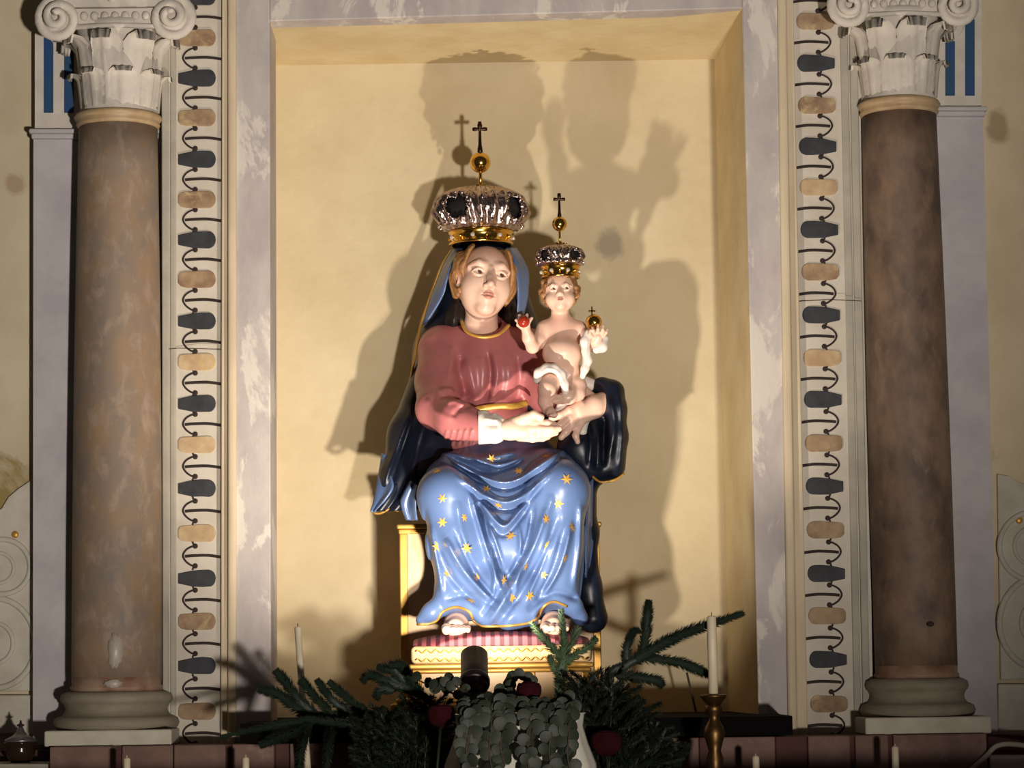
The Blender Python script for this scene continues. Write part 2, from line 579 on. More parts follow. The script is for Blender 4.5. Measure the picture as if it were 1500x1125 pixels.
# ------------------------------------------------------------------ the setting
YB = 0.45                                     # niche back wall
def solid(a, b):
    return MB().hexa(a, b)

# niche: back wall, reveals, soffit
bk = [P(402, 96, YB), P(1046, 87, YB), P(1068, 1075, YB), P(404, 1080, YB)]
fr = [P(395, 31, 0.004), P(1087, 12, 0.004), P(1112, 1085, 0.004), P(397, 1090, 0.004)]
out = lambda v, dx, dz, dy=0.0: Vector((v.x + dx, v.y + dy, v.z + dz))
a = [out(bk[0], -.3, .3), out(bk[1], .3, .3), out(bk[2], .3, -.1), out(bk[3], -.3, -.1)]
struct('wall_back', solid(a, [out(v, 0, 0, .1) for v in a]).me('wall_back'), M['plaster'])
struct('trim_1', solid([out(fr[0], -.02, .02), fr[0], fr[3], out(fr[3], -.02, 0)], [out(bk[0], -.04, .05), bk[0], bk[3], out(bk[3], -.04, 0)]).me('reveal'), M['reveal'])
struct('trim_2', solid([fr[1], out(fr[1], .02, .02), out(fr[2], .02, 0), fr[2]], [bk[1], out(bk[1], .06, .05), out(bk[2], .06, 0), bk[2]]).me('reveal'), M['reveal'])
struct('ceiling', solid([out(fr[0], -.02, .05), out(fr[1], .02, .05), fr[1], fr[0]], [out(bk[0], -.02, .12), out(bk[1], .02, .12), bk[1], bk[0]]).me('soffit'), M['reveal'])

def quadpx(tl, tr, br, bl, Yf, Yb):
    a = [P(*tl, Yf), P(*tr, Yf), P(*br, Yf), P(*bl, Yf)]
    return solid(a, [Vector((v.x, Yb, v.z)) for v in a])

# grey stone surround of the niche
bevel(struct('trim_3', quadpx((345, -60), (395, -60), (397, 1090), (345, 1090), 0.0, 0.2).me('jamb'), M['frame']), .003)
bevel(struct('trim_4', quadpx((1086, -60), (1140, -60), (1157, 1090), (1112, 1090), 0.0, 0.2).me('jamb'), M['frame']), .003)
bevel(struct('trim_5', quadpx((395, -60), (1086, -60), (1087, 12), (395, 31), 0.0003, 0.2).me('lintel'), M['frame']), .003)

# slim mouldings beside the surround
def strip(i, xt0, xt1, xb0, xb1, Yf, m, w=.004):
    o = struct('trim_%d' % i, quadpx((xt0, -60), (xt1, -60), (xb1, 1092), (xb0, 1092), Yf, 0.2).me('moulding'), m)
    bevel(o, w, 3)
strip(6, 333, 346, 333, 346, -.012, M['cream_trim'], .008)
strip(7, 325, 334, 323, 334, .004, M['cream_trim'])
strip(8, 1138, 1152, 1155, 1169, -.012, M['cream_trim'], .008)
strip(9, 1150, 1161, 1168, 1184, .004, M['cream_trim'])
strip(10, 236, 247, 238, 247, .012, M['grey_trim'])
strip(11, 249, 258, 249, 258, .016, M['grey_trim'])
strip(12, 1228, 1240, 1252, 1263, .016, M['grey_trim'])
strip(13, 1242, 1254, 1265, 1276, .012, M['grey_trim'])

# painted bands with coloured beads and hooked brackets
YBD = 0.02
def band(i, tx0, tx1, bx0, bx1):
    return struct('trim_%d' % i, quadpx((tx0, -60), (tx1, -60), (bx1, 1092), (bx0, 1092), YBD, 0.2).me('band'), M['band'])
band_l = band(14, 240, 326, 240, 326)
band_r = band(15, 1158, 1260, 1180, 1280)

def plate(pts, Yf, t):
    """flat outline (photo px) as a slightly raised piece of depth t"""
    n = len(pts)
    V = [P(x, y, Yf - t) for x, y in pts] + [Vector((P(x, y, Yf - t).x, Yf + .001, P(x, y, Yf - t).z)) for x, y in pts]
    F = [tuple(range(n))[::-1]] + [(k, (k + 1) % n, n + (k + 1) % n, n + k) for k in range(n)]
    return MB().add(V, F)

def bead(x_in, yc, s, dark, parent, m):
    """x_in: end next to the surround; s = +1 when the bead runs towards +x from it"""
    L = 55
    h = 12.5
    pts = []
    for k in range(9):                                   # rounded end
        t = math.pi / 2 + math.pi * k / 8
        pts.append((10 + 10 * math.cos(t), h * math.sin(t)))
    if dark:
        pts += [(20, -h), (34, -h * .92), (L, -h * .55), (L, h * .62), (34, h * .98), (20, h)]
    else:
        pts += [(20, -h), (46, -h * .9), (L - 3, -h * .8), (L, -h * .4), (L, h * .5), (L - 4, h * .85), (42, h)]
    w = [(1 + .03 * random.uniform(-1, 1)) for _ in pts]
    q = [(x_in + s * x, yc + y * ww) for (x, y), ww in zip(pts, w)]
    if s < 0:
        q = q[::-1]
    q = q[::-1]
    o = plate(q, YBD, .0035).build('bead', m, parent)
    bevel(o, .0015, 2)

def bracket(x_in, yc, s, parent, tail):
    a = [(x_in - s * 2, yc + 2), (x_in + s * 18, yc - .5), (x_in + s * 40, yc), (x_in + s * 51, yc + 1)]
    top = [(x_in + s * 36, yc - 14), (x_in + s * 42, yc - 13), (x_in + s * 50, yc - 8), (x_in + s * 54, yc), (x_in + s * 50, yc + 8), (x_in + s * 42, yc + 14), (x_in + s * 36, yc + 15)]
    mb = MB()
    Yk = YBD - .001
    mb.tube([P(x, y, Yk) for x, y in spline(a, 4)], .0036, 6, .4)
    mb.tube([P(x, y, Yk) for x, y in spline(top, 4)], .0024, 6, .6)
    for dy in (-14, 15):
        mb.sphere(P(x_in + s * 36, yc + dy, Yk), .0066, 8, 6, (1, .3, 1))
    mb.tube([P(x_in + s * 38, yc + 15, Yk), P(x_in + s * 40, yc + 21, Yk)], .0022, 6, .6)
    mb.tube([P(x_in + s * 38, yc - 15, Yk), P(x_in + s * 40, yc - 21, Yk)], .0022, 6, .6)
    mb.build('bracket', M['line'], parent)

left_y = [-5, 55, 114, 172, 233, 292, 351, 409, 470, 530, 591, 651, 715, 781, 847, 910, 975, 1042]
for k, y in enumerate(left_y):
    dark = k % 2 == 0
    bead(316, y, -1, dark, band_l, M['bead_dark'] if dark else M['bead_pale' if k in (9, 11, 13) else 'bead_tan'])
    y2 = left_y[k + 1] if k + 1 < len(left_y) else y + 64
    bracket(322, (y + y2) / 2, -1, band_l, 1)
right_y = [-29, 31, 92, 154, 214, 274, 336, 398, 461, 524, 585, 649, 712, 776, 840, 902, 966, 1031]
for k, y in enumerate(right_y):
    dark = k % 2 == 0
    xi = 1166 + 21 * max(y, 0) / 1031
    bead(xi, y, 1, dark, band_r, M['bead_dark'] if dark else M['bead_pale' if k in (5, 9) else 'bead_tan'])
    y2 = right_y[k + 1] if k + 1 < len(right_y) else y + 62
    bracket(1161 + 21 * max(y, 0) / 1031 + 1, (y + y2) / 2, 1, band_r, 1)

# a crack across each band
for pts, pr in ((((238, 512), (262, 510), (300, 511), (330, 512), (347, 513)), band_l), (((1150, 445), (1175, 441), (1215, 439), (1262, 441)), band_r)):
    MB().tube([P(x, y, .0155 if 200 < x < 300 else .006) for x, y in pts], .0008, 5).build('crack', M['line'], pr)

# outer walls with the stucco panels in their lower corners
YW = 0.14
struct('wall_left', quadpx((-120, -80), (120, -80), (120, 1180), (-120, 1180), YW, .3).me('wall_left'), M['wall_l'])
struct('wall_right', quadpx((1370, -80), (1640, -80), (1640, 1180), (1370, 1180), YW, .3).me('wall_right'), M['wall_r'])

def ring(c, r, wdt, Yk, parent, sy=1.0):
    mb = MB()
    pts = [P(c[0] + r * math.cos(t), c[1] + r * sy * math.sin(t), Yk) for t in np.linspace(0, 2 * math.pi, 49)]
    mb.tube(pts, wdt, 8, .8, cap=False)
    mb.build('scroll_ring', M['stucco'], parent, True)

def stucco(outline, rings, dot, name_label):
    o = plate(outline, YW, .012).build('stucco_panel', M['stucco'])
    o['kind'] = 'structure'
    o.name = name_label
    bevel(o, .003)
    for c, r, wdt, sy in rings:
        ring(c, r, wdt, YW - .012, o, sy)
    MB().sphere(P(dot[0], dot[1], YW - .014), .009, 12, 8, (1, .4, 1)).build('gilt_boss', M['goldpaint'], o, True)

ol = [(-110, 770), (-40, 760), (2, 745), (12, 728), (26, 716), (38, 708), (49, 700), (52, 1012), (-110, 1016)]
stucco(ol[::-1], [((4, 830), 40, .007, 1), ((-2, 832), 22, .005, 1), ((-8, 942), 60, .008, 1.1), ((-8, 942), 27, .006, 1.1)], (22, 783), 'trim_16')
orr = [(1461, 694), (1478, 697), (1494, 706), (1520, 715), (1620, 730), (1620, 990), (1466, 996), (1464, 860), (1462, 760)]
stucco(orr[::-1], [((1514, 800), 50, .007, 1), ((1514, 800), 28, .005, 1), ((1526, 912), 62, .008, 1.1), ((1526, 912), 30, .006, 1.1)], (1493, 762), 'trim_17')
# lower bands of the outer walls under the panels
bevel(struct('trim_18', MB().pxbox(-120, 1018, 50, 1075, YW - .02, .3).me('dado'), M['stucco']), .004)
bevel(struct('trim_19', MB().pxbox(1462, 1002, 1620, 1078, YW - .02, .3).me('dado'), M['stucco']), .004)

# ledge of plum-brown stone blocks that carries columns and bands
YL = -0.17
ztop = P(160, 1093, YL).z
ledge = struct('trim_20', MB().box((P(72, 1093, YL).x, YL + .012, ztop - .30), (P(1447, 1080, YL).x, .45, ztop - .0005)).me('ledge_core'), M['block_dark'])
xs = [72, 170, 178, 254, 331, 339, 402, 424, 520, 610, 700, 790, 880, 970, 1024, 1040, 1136, 1183, 1246, 1252, 1302, 1308, 1446]
for k in range(len(xs) - 1):
    dark = xs[k + 1] - xs[k] < 30 or (xs[k], xs[k + 1]) == (1136, 1183)
    x0, x1 = P(xs[k], 1090, YL).x, P(xs[k + 1], 1090, YL).x
    if dark and x1 - x0 < .02:
        continue
    b = MB().box((x0 + .0012, YL + (.006 if dark else 0), ztop - .16), (x1 - .0012, YL + .06, ztop)).build('stone_block', M['block_dark'] if dark else M['block'], ledge)
    bevel(b, .003)
# low white ledges beyond the stone blocks
for i, x0, x1, y in ((21, -120, 71, 1119), (22, 1450, 1640, 1109)):
    bevel(struct('trim_%d' % i, MB().pxbox(x0, y, x1, y + 60, YL + .02, .3).me('white_ledge'), M['plinth']), .004)
for i, x0, x1, y in ((23, -120, 72, 1099), (24, 1447, 1640, 1076)):
    struct('trim_%d' % i, MB().pxbox(x0, y, x1, y + 60, .02, .3).me('dark_recess'), M['block_dark'])

# black shelf across the foot of the niche
YS = -0.26
s0 = P(352, 1060, YS)
ZS = s0.z
shelf = MB().box((s0.x, YS, ZS - 28 * S(YS)), (P(1161, 1056, YS).x, YB + .02, ZS)).build('niche_shelf', M['black'])
tag(shelf, 'thin black shelf running across the foot of the niche', 'shelf')
bevel(shelf, .002)

# altar and floor below the frame
ZA = P(750, 1190, -.55).z
struct('trim_25', MB().box((-2.2, -1.3, ZA - .06), (2.2, YL + .02, ZA)).me('altar_top'), M['altar'])
struct('trim_26', MB().box((-2.1, -1.25, .001), (2.1, .45, ZA - .05)).me('altar_body'), M['altar'])
struct('floor', MB().box((-4, -9, -.1), (4, .6, 0)).me('floor'), M['floor'])

# ------------------------------------------------------------------ columns and pilasters
YC = 0.0
def capital(parent, c, r0, y0, y1, Yc, flip):
    """Corinthian capital: bell, two rows of leaves, corner scrolls, egg band; c = x px at the neck, y0 neck, y1 abacus"""
    s = S(Yc)
    cx = P(c, y0, Yc).x
    z0 = P(c, y0, Yc).z
    H = (y0 - y1) * s
    C = (cx, Yc, z0)
    cap = MB().lathe(C, [(r0 * s * .98, 0), (r0 * s * .92, .1 * H), (r0 * s * .95, .35 * H), (r0 * s * 1.0, .6 * H), (r0 * s * 1.1, .74 * H), (r0 * s * 1.12, .8 * H)], 40).build('capital', M['capital'], parent, True)
    def leaf(ang, zb, hgt, wid, rb, curl, nm='acanthus_leaf'):
        V, F = [], []
        nu, nv = 9, 12
        for layer in (0, 1):
            for j in range(nv + 1):
                t = j / nv
                if t < .8:
                    r = rb + .10 * hgt * t + .16 * curl * t ** 3
                    z = z0 + zb + hgt * t * 1.12
                else:
                    q = (t - .8) / .2
                    r = rb + .08 * hgt + .1 * curl + curl * math.sin(q * 1.9) * .62
                    z = z0 + zb + hgt * (.896 + .12 * math.sin(q * 2.6)) - .10 * hgt * q * q
                wv = wid * (0.82 + .28 * math.sin(t * 2.6)) * (1 - .45 * max(0, t - .75) / .25)
                wv *= 1 + .07 * math.cos(t * 24)
                for i in range(nu):
                    u = (i / (nu - 1) - .5) * 2
                    da = u * wv / 2 / r
                    rr = r - .06 * wid * u * u + .045 * wid * math.cos(u * 7.5) - layer * .006
                    V.append((cx + rr * math.sin(ang + da), Yc - rr * math.cos(ang + da), z))
        st = (nv + 1) * nu
        for j in range(nv):
            for i in range(nu - 1):
                q = (j * nu + i, j * nu + i + 1, (j + 1) * nu + i + 1, (j + 1) * nu + i)
                F.append(q)
                F.append(tuple(st + x for x in q[::-1]))
        edge = [(j * nu, (j + 1) * nu) for j in range(nv)] + [((j + 1) * nu + nu - 1, j * nu + nu - 1) for j in range(nv)] + [(nv * nu + i, nv * nu + i + 1) for i in range(nu - 1)]
        for p, q in edge:
            F.append((q, p, st + p, st + q))
        MB().add(V, F).build(nm, M['capital'], cap, True)
    rr = r0 * s
    for k in range(8):
        leaf(2 * math.pi * k / 8 + .2 * flip, .02 * H, .33 * H, rr * .74, rr * .98, rr * .40)
    for k in range(8):
        leaf(2 * math.pi * (k + .5) / 8 + .2 * flip, .05 * H, .62 * H, rr * .84, rr * .97, rr * .66)
    # scrolls on the four corners
    for sx in (-1, 1):
        for sy in (-1, 1):
            cc = Vector((cx + sx * rr * 1.42, Yc + sy * rr * .95, z0 + H * .80))
            pts, rad = [], []
            for t in np.linspace(0, 1, 40):
                an = t * 4.4 * math.pi - math.pi * .62
                R_ = rr * (.52 * (1 - t) + .06)
                pts.append(cc + Vector((sx * R_ * math.cos(an) * .98, sy * (.10 - .16 * t) * rr * -1 + sy * t * .04, -R_ * math.sin(an))))
                rad.append(rr * (.15 - .06 * t))
            mb = MB().tube(pts, rad, 8)
            mb.sphere(cc + Vector((0, sy * rr * .02, 0)), rr * .12, 12, 8)
            disc = MB()
            mb.lathe((0, 0, 0), [(rr * .40, -.14 * rr), (rr * .40, .10 * rr)], 24)
            n0 = len(mb.V) - 48
            for i in range(n0, len(mb.V)):
                v = mb.V[i]
                mb.V[i] = (cc.x + v[0], cc.y + v[2], cc.z + v[1])
            mb.build('scroll', M['capital'], cap, True)
    # egg band between the scrolls and the abacus
    bz = z0 + H * .80
    MB().box((cx - rr * 1.05, Yc - rr * .98, bz - .05 * H), (cx + rr * 1.05, Yc + rr * .98, bz + .09 * H)).build('echinus', M['capital'], cap)
    MB().tube([(cx - rr * 1.2, Yc - rr * 1.02, bz - .085 * H), (cx, Yc - rr * 1.10, bz - .07 * H), (cx + rr * 1.2, Yc - rr * 1.02, bz - .085 * H)], rr * .07, 8).build('fillet', M['capital'], cap, True)
    for k in range(7):
        u = (k - 3) / 3.0
        MB().sphere((cx + u * rr * .78, Yc - rr * 1.0, bz + .02 * H), rr * .105, 10, 8, (1, .8, 1.15)).build('egg', M['capital'], cap, True)
    ab = MB().box((cx - rr * 1.78, Yc - rr * 1.25, z0 + H * 1.02), (cx + rr * 1.78, Yc + rr * 1.25, z0 + H * 1.30)).build('abacus', M['capital'], cap)
    bevel(ab, .012, 3)
    MB().box((cx - rr * 1.5, Yc - rr * 1.06, z0 + H * .9), (cx + rr * 1.5, Yc + rr * 1.06, z0 + H * 1.03)).build('bell_top', M['capital'], cap)
    # flower at the middle of the abacus
    fm = MB()
    fc = Vector((cx, Yc - rr * 1.22, z0 + H * 1.04))
    for k in range(7):
        t = 2 * math.pi * k / 7
        fm.sphere(fc + Vector((math.cos(t) * rr * .2, 0, math.sin(t) * rr * .2)), rr * .13, 8, 6, (1, .6, 1))
    fm.sphere(fc + Vector((0, -.01, 0)), rr * .1, 8, 6)
    fm.build('flower_boss', M['capital'], cap, True)

def column(name, label, xt, yt, xb, yb, rt, rb, yneck, ybase, yplinth, yend, mm, flip, plx):
    s = S(YC)
    cx = .5 * (P(xt, yt, YC).x + P(xb, yb, YC).x)
    zt, zb = P(xt, yt, YC).z, P(xb, yb, YC).z
    zl = ztop
    root = thing(name, (cx, YC, zl), label, 'column', 'columns beside the niche')
    prof = []
    for t in np.linspace(0, 1, 14):
        prof.append(((rb + (rt - rb) * t + 2.0 * math.sin(math.pi * t)) * s, zb + (zt - zb) * t))
    MB().lathe((cx, YC, 0), prof, 56).build('shaft', mm, root, True)
    # collar under the capital
    zn = P(xt, yneck, YC).z
    h = zn - zt
    MB().lathe((cx, YC, zt - .002), [(rt * s, 0), (rt * 1.04 * s, .1 * h), (rt * 1.07 * s, .25 * h), (rt * 1.03 * s, .42 * h), (rt * 1.08 * s, .55 * h), (rt * 1.12 * s, .75 * h), (rt * 1.08 * s, .93 * h), (rt * .98 * s, 1.02 * h)], 56).build('collar', M['collar'], root, True)
    capital(root, xt, rt * 1.0, yneck, yneck - 165, YC, flip)
    # base
    zf = P(xb, ybase, YC).z
    MB().lathe((cx, YC, zf), [(rb * 1.02 * s, 0), (rb * 1.03 * s, .3 * (zb - zf)), (rb * .99 * s, .45 * (zb - zf)), (rb * 1.0 * s, zb - zf + .002)], 56).build('fillet', M['rust'], root, True)
    zp = zl + (yend - yplinth) * s
    Hb = zf - zp
    br = rb * s
    prof = [(br * 1.30, 0), (br * 1.36, .04 * Hb), (br * 1.40, .16 * Hb), (br * 1.36, .28 * Hb), (br * 1.28, .33 * Hb), (br * 1.2, .36 * Hb), (br * 1.14, .46 * Hb), (br * 1.13, .56 * Hb), (br * 1.17, .64 * Hb), (br * 1.18, .67 * Hb), (br * 1.22, .70 * Hb), (br * 1.25, .80 * Hb), (br * 1.22, .92 * Hb), (br * 1.10, .985 * Hb), (br * 1.0, Hb)]
    MB().lathe((cx, YC, zp), prof, 56).build('base', M['base'], root, True)
    pb = MB().box((cx - plx * s, YC - plx * s * .98, zl), (cx + plx * s, YC + plx * s * .8, zp)).build('plinth', M['plinth'], root)
    bevel(pb, .004)
    return root
colA = column('column', 'beige marbled column with a pale worn patch just above its base', 176, 188, 168, 992, 58, 65, 168, 1012, 1071, 1093, M['marble_l'], 1, 90)
colB = column('column', 'dark brown marbled column with a small dark hole low on its shaft', 1318, 170, 1341, 975, 55, 60, 149, 993, 1055, 1079, M['marble_r'], -1, 90)

def patch(parent, px, py, ax, ay, m, rcol, cxx, out=.0006, nm='worn_patch'):
    """thin irregular patch hugging the shaft"""
    s = S(YC)
    c = P(px, py, YC)
    n, V, F = 22, [], []
    rr_ = random.Random(px)
    V.append((c.x, YC - math.sqrt(max(0, rcol ** 2 - (c.x - cxx) ** 2)) - out, c.z))
    for k in range(n):
        q = 2 * math.pi * k / n
        w_ = rr_.uniform(.78, 1.12)
        x = c.x + ax * s * w_ * math.cos(q)
        V.append((x, YC - math.sqrt(max(0, rcol ** 2 - (x - cxx) ** 2)) - out, c.z + ay * s * w_ * math.sin(q)))
    for k in range(n):
        F.append((0, k + 1, (k + 1) % n + 1))
    o = MB().add(V, F).build(nm, m, parent, True)
    so = o.modifiers.new('solid', 'SOLIDIFY')
    so.thickness = .002
patch(colA, 178, 955, 10, 26, M['worn'], .1115, colA.location.x)
patch(colA, 176, 1001, 14, 6, M['worn'], .1145, colA.location.x)
MB().sphere((P(1352, 915, YC).x, YC - .100, P(1352, 915, YC).z), .008, 12, 8, (1.2, .5, .8)).build('hole', M['line'], colB, True)

def pilaster(name, label, x0, x1, xb0, xb1, ycap, stripes, ybot):
    yf = .075
    c = P((xb0 + xb1) / 2, ybot, yf)
    root = thing(name, (c.x, yf, ztop), label, 'pilaster', 'pilasters behind the columns')
    q = quadpx((x0, ycap + 10), (x1, ycap + 10), (xb1, ybot), (xb0, ybot), yf, YW + .03)
    q.build('shaft', M['pilaster'], root)
    e = 7
    bevel(MB().pxbox(x0 - e, ycap - 2, x1 + e, ycap + 5, yf - .022, YW + .02).build('cap_moulding', M['pilaster'], root), .004)
    bevel(MB().pxbox(x0 - e * .5, ycap + 5, x1 + e * .5, ycap + 13, yf - .012, YW + .02).build('cap_moulding', M['pilaster'], root), .004)
    pn = MB().pxbox(x0 + 2, -80, x1 - 2, ycap - 2, yf + .006, YW + .02).build('upper_panel', M['capital'], root)
    for (a0, b0, a1, b1) in stripes:
        bevel(MB().pxbox(a0, b0, a1, b1, yf + .003, yf + .012).build('blue_flute', M['blue_paint'], root), .001)
pilaster('pilaster', 'lavender grey pilaster beside the stained plaster wall, behind the beige column', 49, 240, 48, 240, 190, [(64, -60, 78, 165), (94, 60, 108, 165), (124, 60, 138, 165)], 1091)
pilaster('pilaster', 'lavender grey pilaster behind the dark brown column, two blue flutes above', 1262, 1440, 1285, 1462, 157, [(1385, 60, 1399, 140), (1414, 28, 1428, 140), (1354, 60, 1368, 140)], 1078)
# ------------------------------------------------------------------ throne, pedestal, cushion
def gilded_box(mb_list, parent):
    for nm, mb, m, bv in mb_list:
        o = mb.build(nm, m, parent)
        if bv:
            bevel(o, bv, 3)

YT = 0.10
xt0, xt1 = P(586, 900, YT).x, P(880, 900, YT).x
zt0, zt1 = ZS + .0008, P(600, 768, YT).z
throne = thing('throne', ((xt0 + xt1) / 2, .28, ZS), 'gilt edged throne bench with crackled cream panels under the seated statue', 'throne')
e = .014
lst = [('panel', MB().box((xt0 + e, YT + .004, zt0), (xt1 - e, .43, zt1 - .02)), M['throne'], 0),
       ('top_moulding', MB().box((xt0 - .006, YT - .01, zt1 - .012), (xt1 + .006, .436, zt1)), M['gold'], .004),
       ('top_moulding', MB().box((xt0 - .002, YT - .004, zt1 - .024), (xt1 + .002, .434, zt1 - .012)), M['gold'], .003),
       ('gilt_edge', MB().box((xt0, YT, zt0), (xt0 + .02, YT + .03, zt1 - .022)), M['gold'], .003),
       ('gilt_edge', MB().box((xt1 - .02, YT, zt0), (xt1, YT + .03, zt1 - .022)), M['gold'], .003)]
gilded_box(lst, throne)

YP = -0.20
px0, px1 = P(602, 1000, YP).x, P(868, 1000, YP).x
zc0 = P(700, 972, YP).z                        # underside of cushion
ped = thing('pedestal', ((px0 + px1) / 2, -.04, ZS), 'low gilt pedestal with pale orange panels under the striped cushion', 'pedestal')
zb0 = P(700, 1022, YP).z
lst = [('body', MB().box((px0 + .01, YP + .012, zb0 - .002), (px1 - .01, YT - .014, zc0 - .018)), M['throne'], 0),
       ('cornice', MB().box((px0 - .004, YP - .004, zc0 - .012), (px1 + .004, YT - .014, zc0)), M['gold'], .004),
       ('cornice', MB().box((px0 + .002, YP + .003, zc0 - .022), (px1 - .002, YT - .014, zc0 - .012)), M['gold'], .004),
       ('plinth', MB().box((P(572, 1030, YP).x, YP - .025, ZS + .0008), (P(898, 1030, YP).x, YT - .014, zb0 - .012)), M['gold'], .005),
       ('plinth', MB().box((P(580, 1030, YP).x, YP - .016, zb0 - .012), (P(890, 1030, YP).x, YT - .014, zb0)), M['gold'], .005)]
for x in (604, 690, 770, 852):
    lst.append(('pilaster_strip', MB().pxbox(x, 984, x + 14, 1021, YP + .006, YP + .03), M['gold'], .003))
gilded_box(lst, ped)

zc1 = P(700, 925, -.14).z
cush = thing('cushion', ((px0 + px1) / 2, -.04, zc0), 'red striped cushion with cream braided sides under the feet of the statue', 'cushion')
g = SDF((px0 - .03, YP - .03, zc0 - .01), (px1 + .03, YT, zc1 + .03), .003)
mid = ((px0 + px1) / 2, (YP + YT) / 2 - .008, 0)
hx, hy = (px1 - px0) / 2, (YT - YP) / 2 - .012
zs = zc0 + 26 * S(YP)
g.rbox((mid[0], mid[1], (zc0 + zs) / 2 + .0005), (hx, hy, (zs - zc0) / 2), .012, 0)
obj('side', g.mesh('side'), M['fringe'], cush)
g = SDF((px0 - .03, YP - .03, zs - .03), (px1 + .03, YT, zc1 + .04), .003)
g.ell((mid[0], mid[1], zs - .002), (hx * 1.12, hy * 1.25, (zc1 - zs) + .006), 0)
g.rbox((mid[0], mid[1], zs - .2), (1, 1, .198), 0, 0, 'sub')
tmp = SDF(g.lo, g.lo + (g.n - 1) * g.h, g.h)
tmp.rbox((mid[0], mid[1], zs), (hx * .985, hy * .97, .06), .03, 0)
nn = np.minimum(g.f.shape, tmp.f.shape)
g.f[:nn[0], :nn[1], :nn[2]] = np.maximum(g.f[:nn[0], :nn[1], :nn[2]], tmp.f[:nn[0], :nn[1], :nn[2]])
obj('striped_top', g.mesh('striped_top'), M['stripes'], cush)
for zz in (.25, .72):
    z = zc0 + (zs - zc0) * zz
    pts = [(x, YP - .003 + .0005, z + .0035 * math.sin(i * 1.1)) for i, x in enumerate(np.linspace(px0 + .012, px1 - .012, 110))]
    MB().tube(pts, .0018, 5).build('wavy_braid', M['goldpaint'], cush, True)

# ------------------------------------------------------------------ the seated statue
root = thing('statue', (P(735, 900, .1).x, .12, zt1), 'painted statue of a seated crowned woman in plum dress and blue mantle', 'statue')

def pts3(lst):
    return [tuple(P(x, y, Y)) for x, y, Y in lst]

# --- plum dress: torso and sleeved arms
u = S(.1)
g = pxgrid(595, 455, 850, 690, -.16, .36, .0028)
g.ell(P(712, 545, .215), (78 * u, 58 * u, 74 * u), .03)
g.ell(P(712, 620, .2), (66 * u, 66 * u, 60 * u), .03)
g.chain(pts3([(650, 512, .22), (706, 494, .235), (768, 514, .22)]), [38 * u, 34 * u, 36 * u], .03)
g.ell(P(690, 545, .15), (28 * u, 22 * u, 26 * u), .03)
g.ell(P(742, 545, .15), (26 * u, 22 * u, 26 * u), .03)
g.chain(pts3([(652, 520, .2), (645, 560, .14), (640, 598, .05)]), [40 * u, 36 * u, 30 * u], .02)
g.chain(pts3([(640, 600, .05), (668, 615, -.02), (712, 627, -.085)]), [30 * u, 28 * u, 20 * u], .015)
g.chain(pts3([(775, 520, .19), (806, 575, .16), (835, 600, .11)]), [36 * u, 32 * u, 28 * u], .02)
g.chain(pts3([(690, 650, .17), (740, 655, .17)]), [40 * u, 40 * u], .03)
st = []
f_ = lambda pts, a_, w_, Y=.12: st.append((xz(pts, Y), a_ * u, w_ * u))
f_([(704, 520), (708, 545), (704, 590)], 2.5, 6)
f_([(722, 512), (728, 550), (720, 592)], 5, 6)
f_([(714, 515), (719, 550), (712, 592)], -5, 4)
f_([(742, 530), (745, 560), (736, 596)], 2, 6)
f_([(684, 525), (692, 560), (698, 590)], 4, 6)
f_([(676, 520), (672, 545), (684, 580)], -6, 6)
f_([(757, 520), (760, 560), (752, 600)], -4, 5)
f_([(660, 505), (662, 530), (656, 560)], 3, 6)
f_([(640, 582), (655, 576), (668, 578)], 3, 4)
f_([(645, 590), (662, 586), (676, 592)], -4, 4)
f_([(655, 600), (668, 598), (682, 606)], 3, 4)
f_([(664, 622), (672, 612), (690, 604)], -3, 4)
f_([(625, 590), (640, 612), (664, 628)], 2.5, 5)
for k in range(5):
    f_([(652 + k * 9, 655), (656 + k * 9, 640)], 2.5, 2.6)
g.strokes(st)
g.ell(P(706, 470, .17), (31 * u, 50 * u, 21 * u), .006, op='sub')
obj('dress', g.mesh('dress'), M['dress'], root)

def belt_curve(pts, r, nm, m, parent, flat=.5):
    MB().tube([P(x, y, Y) for x, y, Y in spline(pts, 6)], r, 8, flat).build(nm, m, parent, True)

# --- blue skirt over lap, knees and shins
g = pxgrid(590, 610, 895, 935, -.26, .36, .0028)
u = S(-.05)
g.chain(pts3([(690, 692, .18), (666, 714, .02), (655, 726, -.09)]), [46 * u, 44 * u, 40 * u], .03)
g.chain(pts3([(780, 688, .18), (802, 706, .02), (818, 718, -.09)]), [48 * u, 46 * u, 42 * u], .03)
g.chain(pts3([(655, 726, -.09), (668, 800, -.09), (672, 868, -.07)]), [41 * u, 40 * u, 35 * u], .03)
g.chain(pts3([(818, 718, -.09), (808, 800, -.085), (812, 862, -.07)]), [43 * u, 42 * u, 37 * u], .03)
g.ell(P(738, 800, -.03), (66 * u, 52 * u, 92 * u), .04)
g.ell(P(738, 868, -.07), (86 * u, 52 * u, 42 * u), .03)
g.chain(pts3([(735, 682, .13), (738, 722, .0)]), [46 * u, 42 * u], .05)
g.rbox(P(738, 830, .0), (92 * u, 58 * u, 75 * u), .04, .03)
g.chain(pts3([(654, 880, -.09), (632, 897, -.1), (617, 908, -.1)]), [17 * u, 12 * u, 8 * u], .02)
g.chain(pts3([(712, 890, -.12), (745, 900, -.13), (790, 896, -.12)]), [22 * u, 20 * u, 20 * u], .02)
g.chain(pts3([(628, 905, -.08), (640, 890, -.06), (660, 880, -.1), (690, 888, -.12), (712, 902, -.13)]), [11 * u, 12 * u, 14 * u, 14 * u, 15 * u], .012)
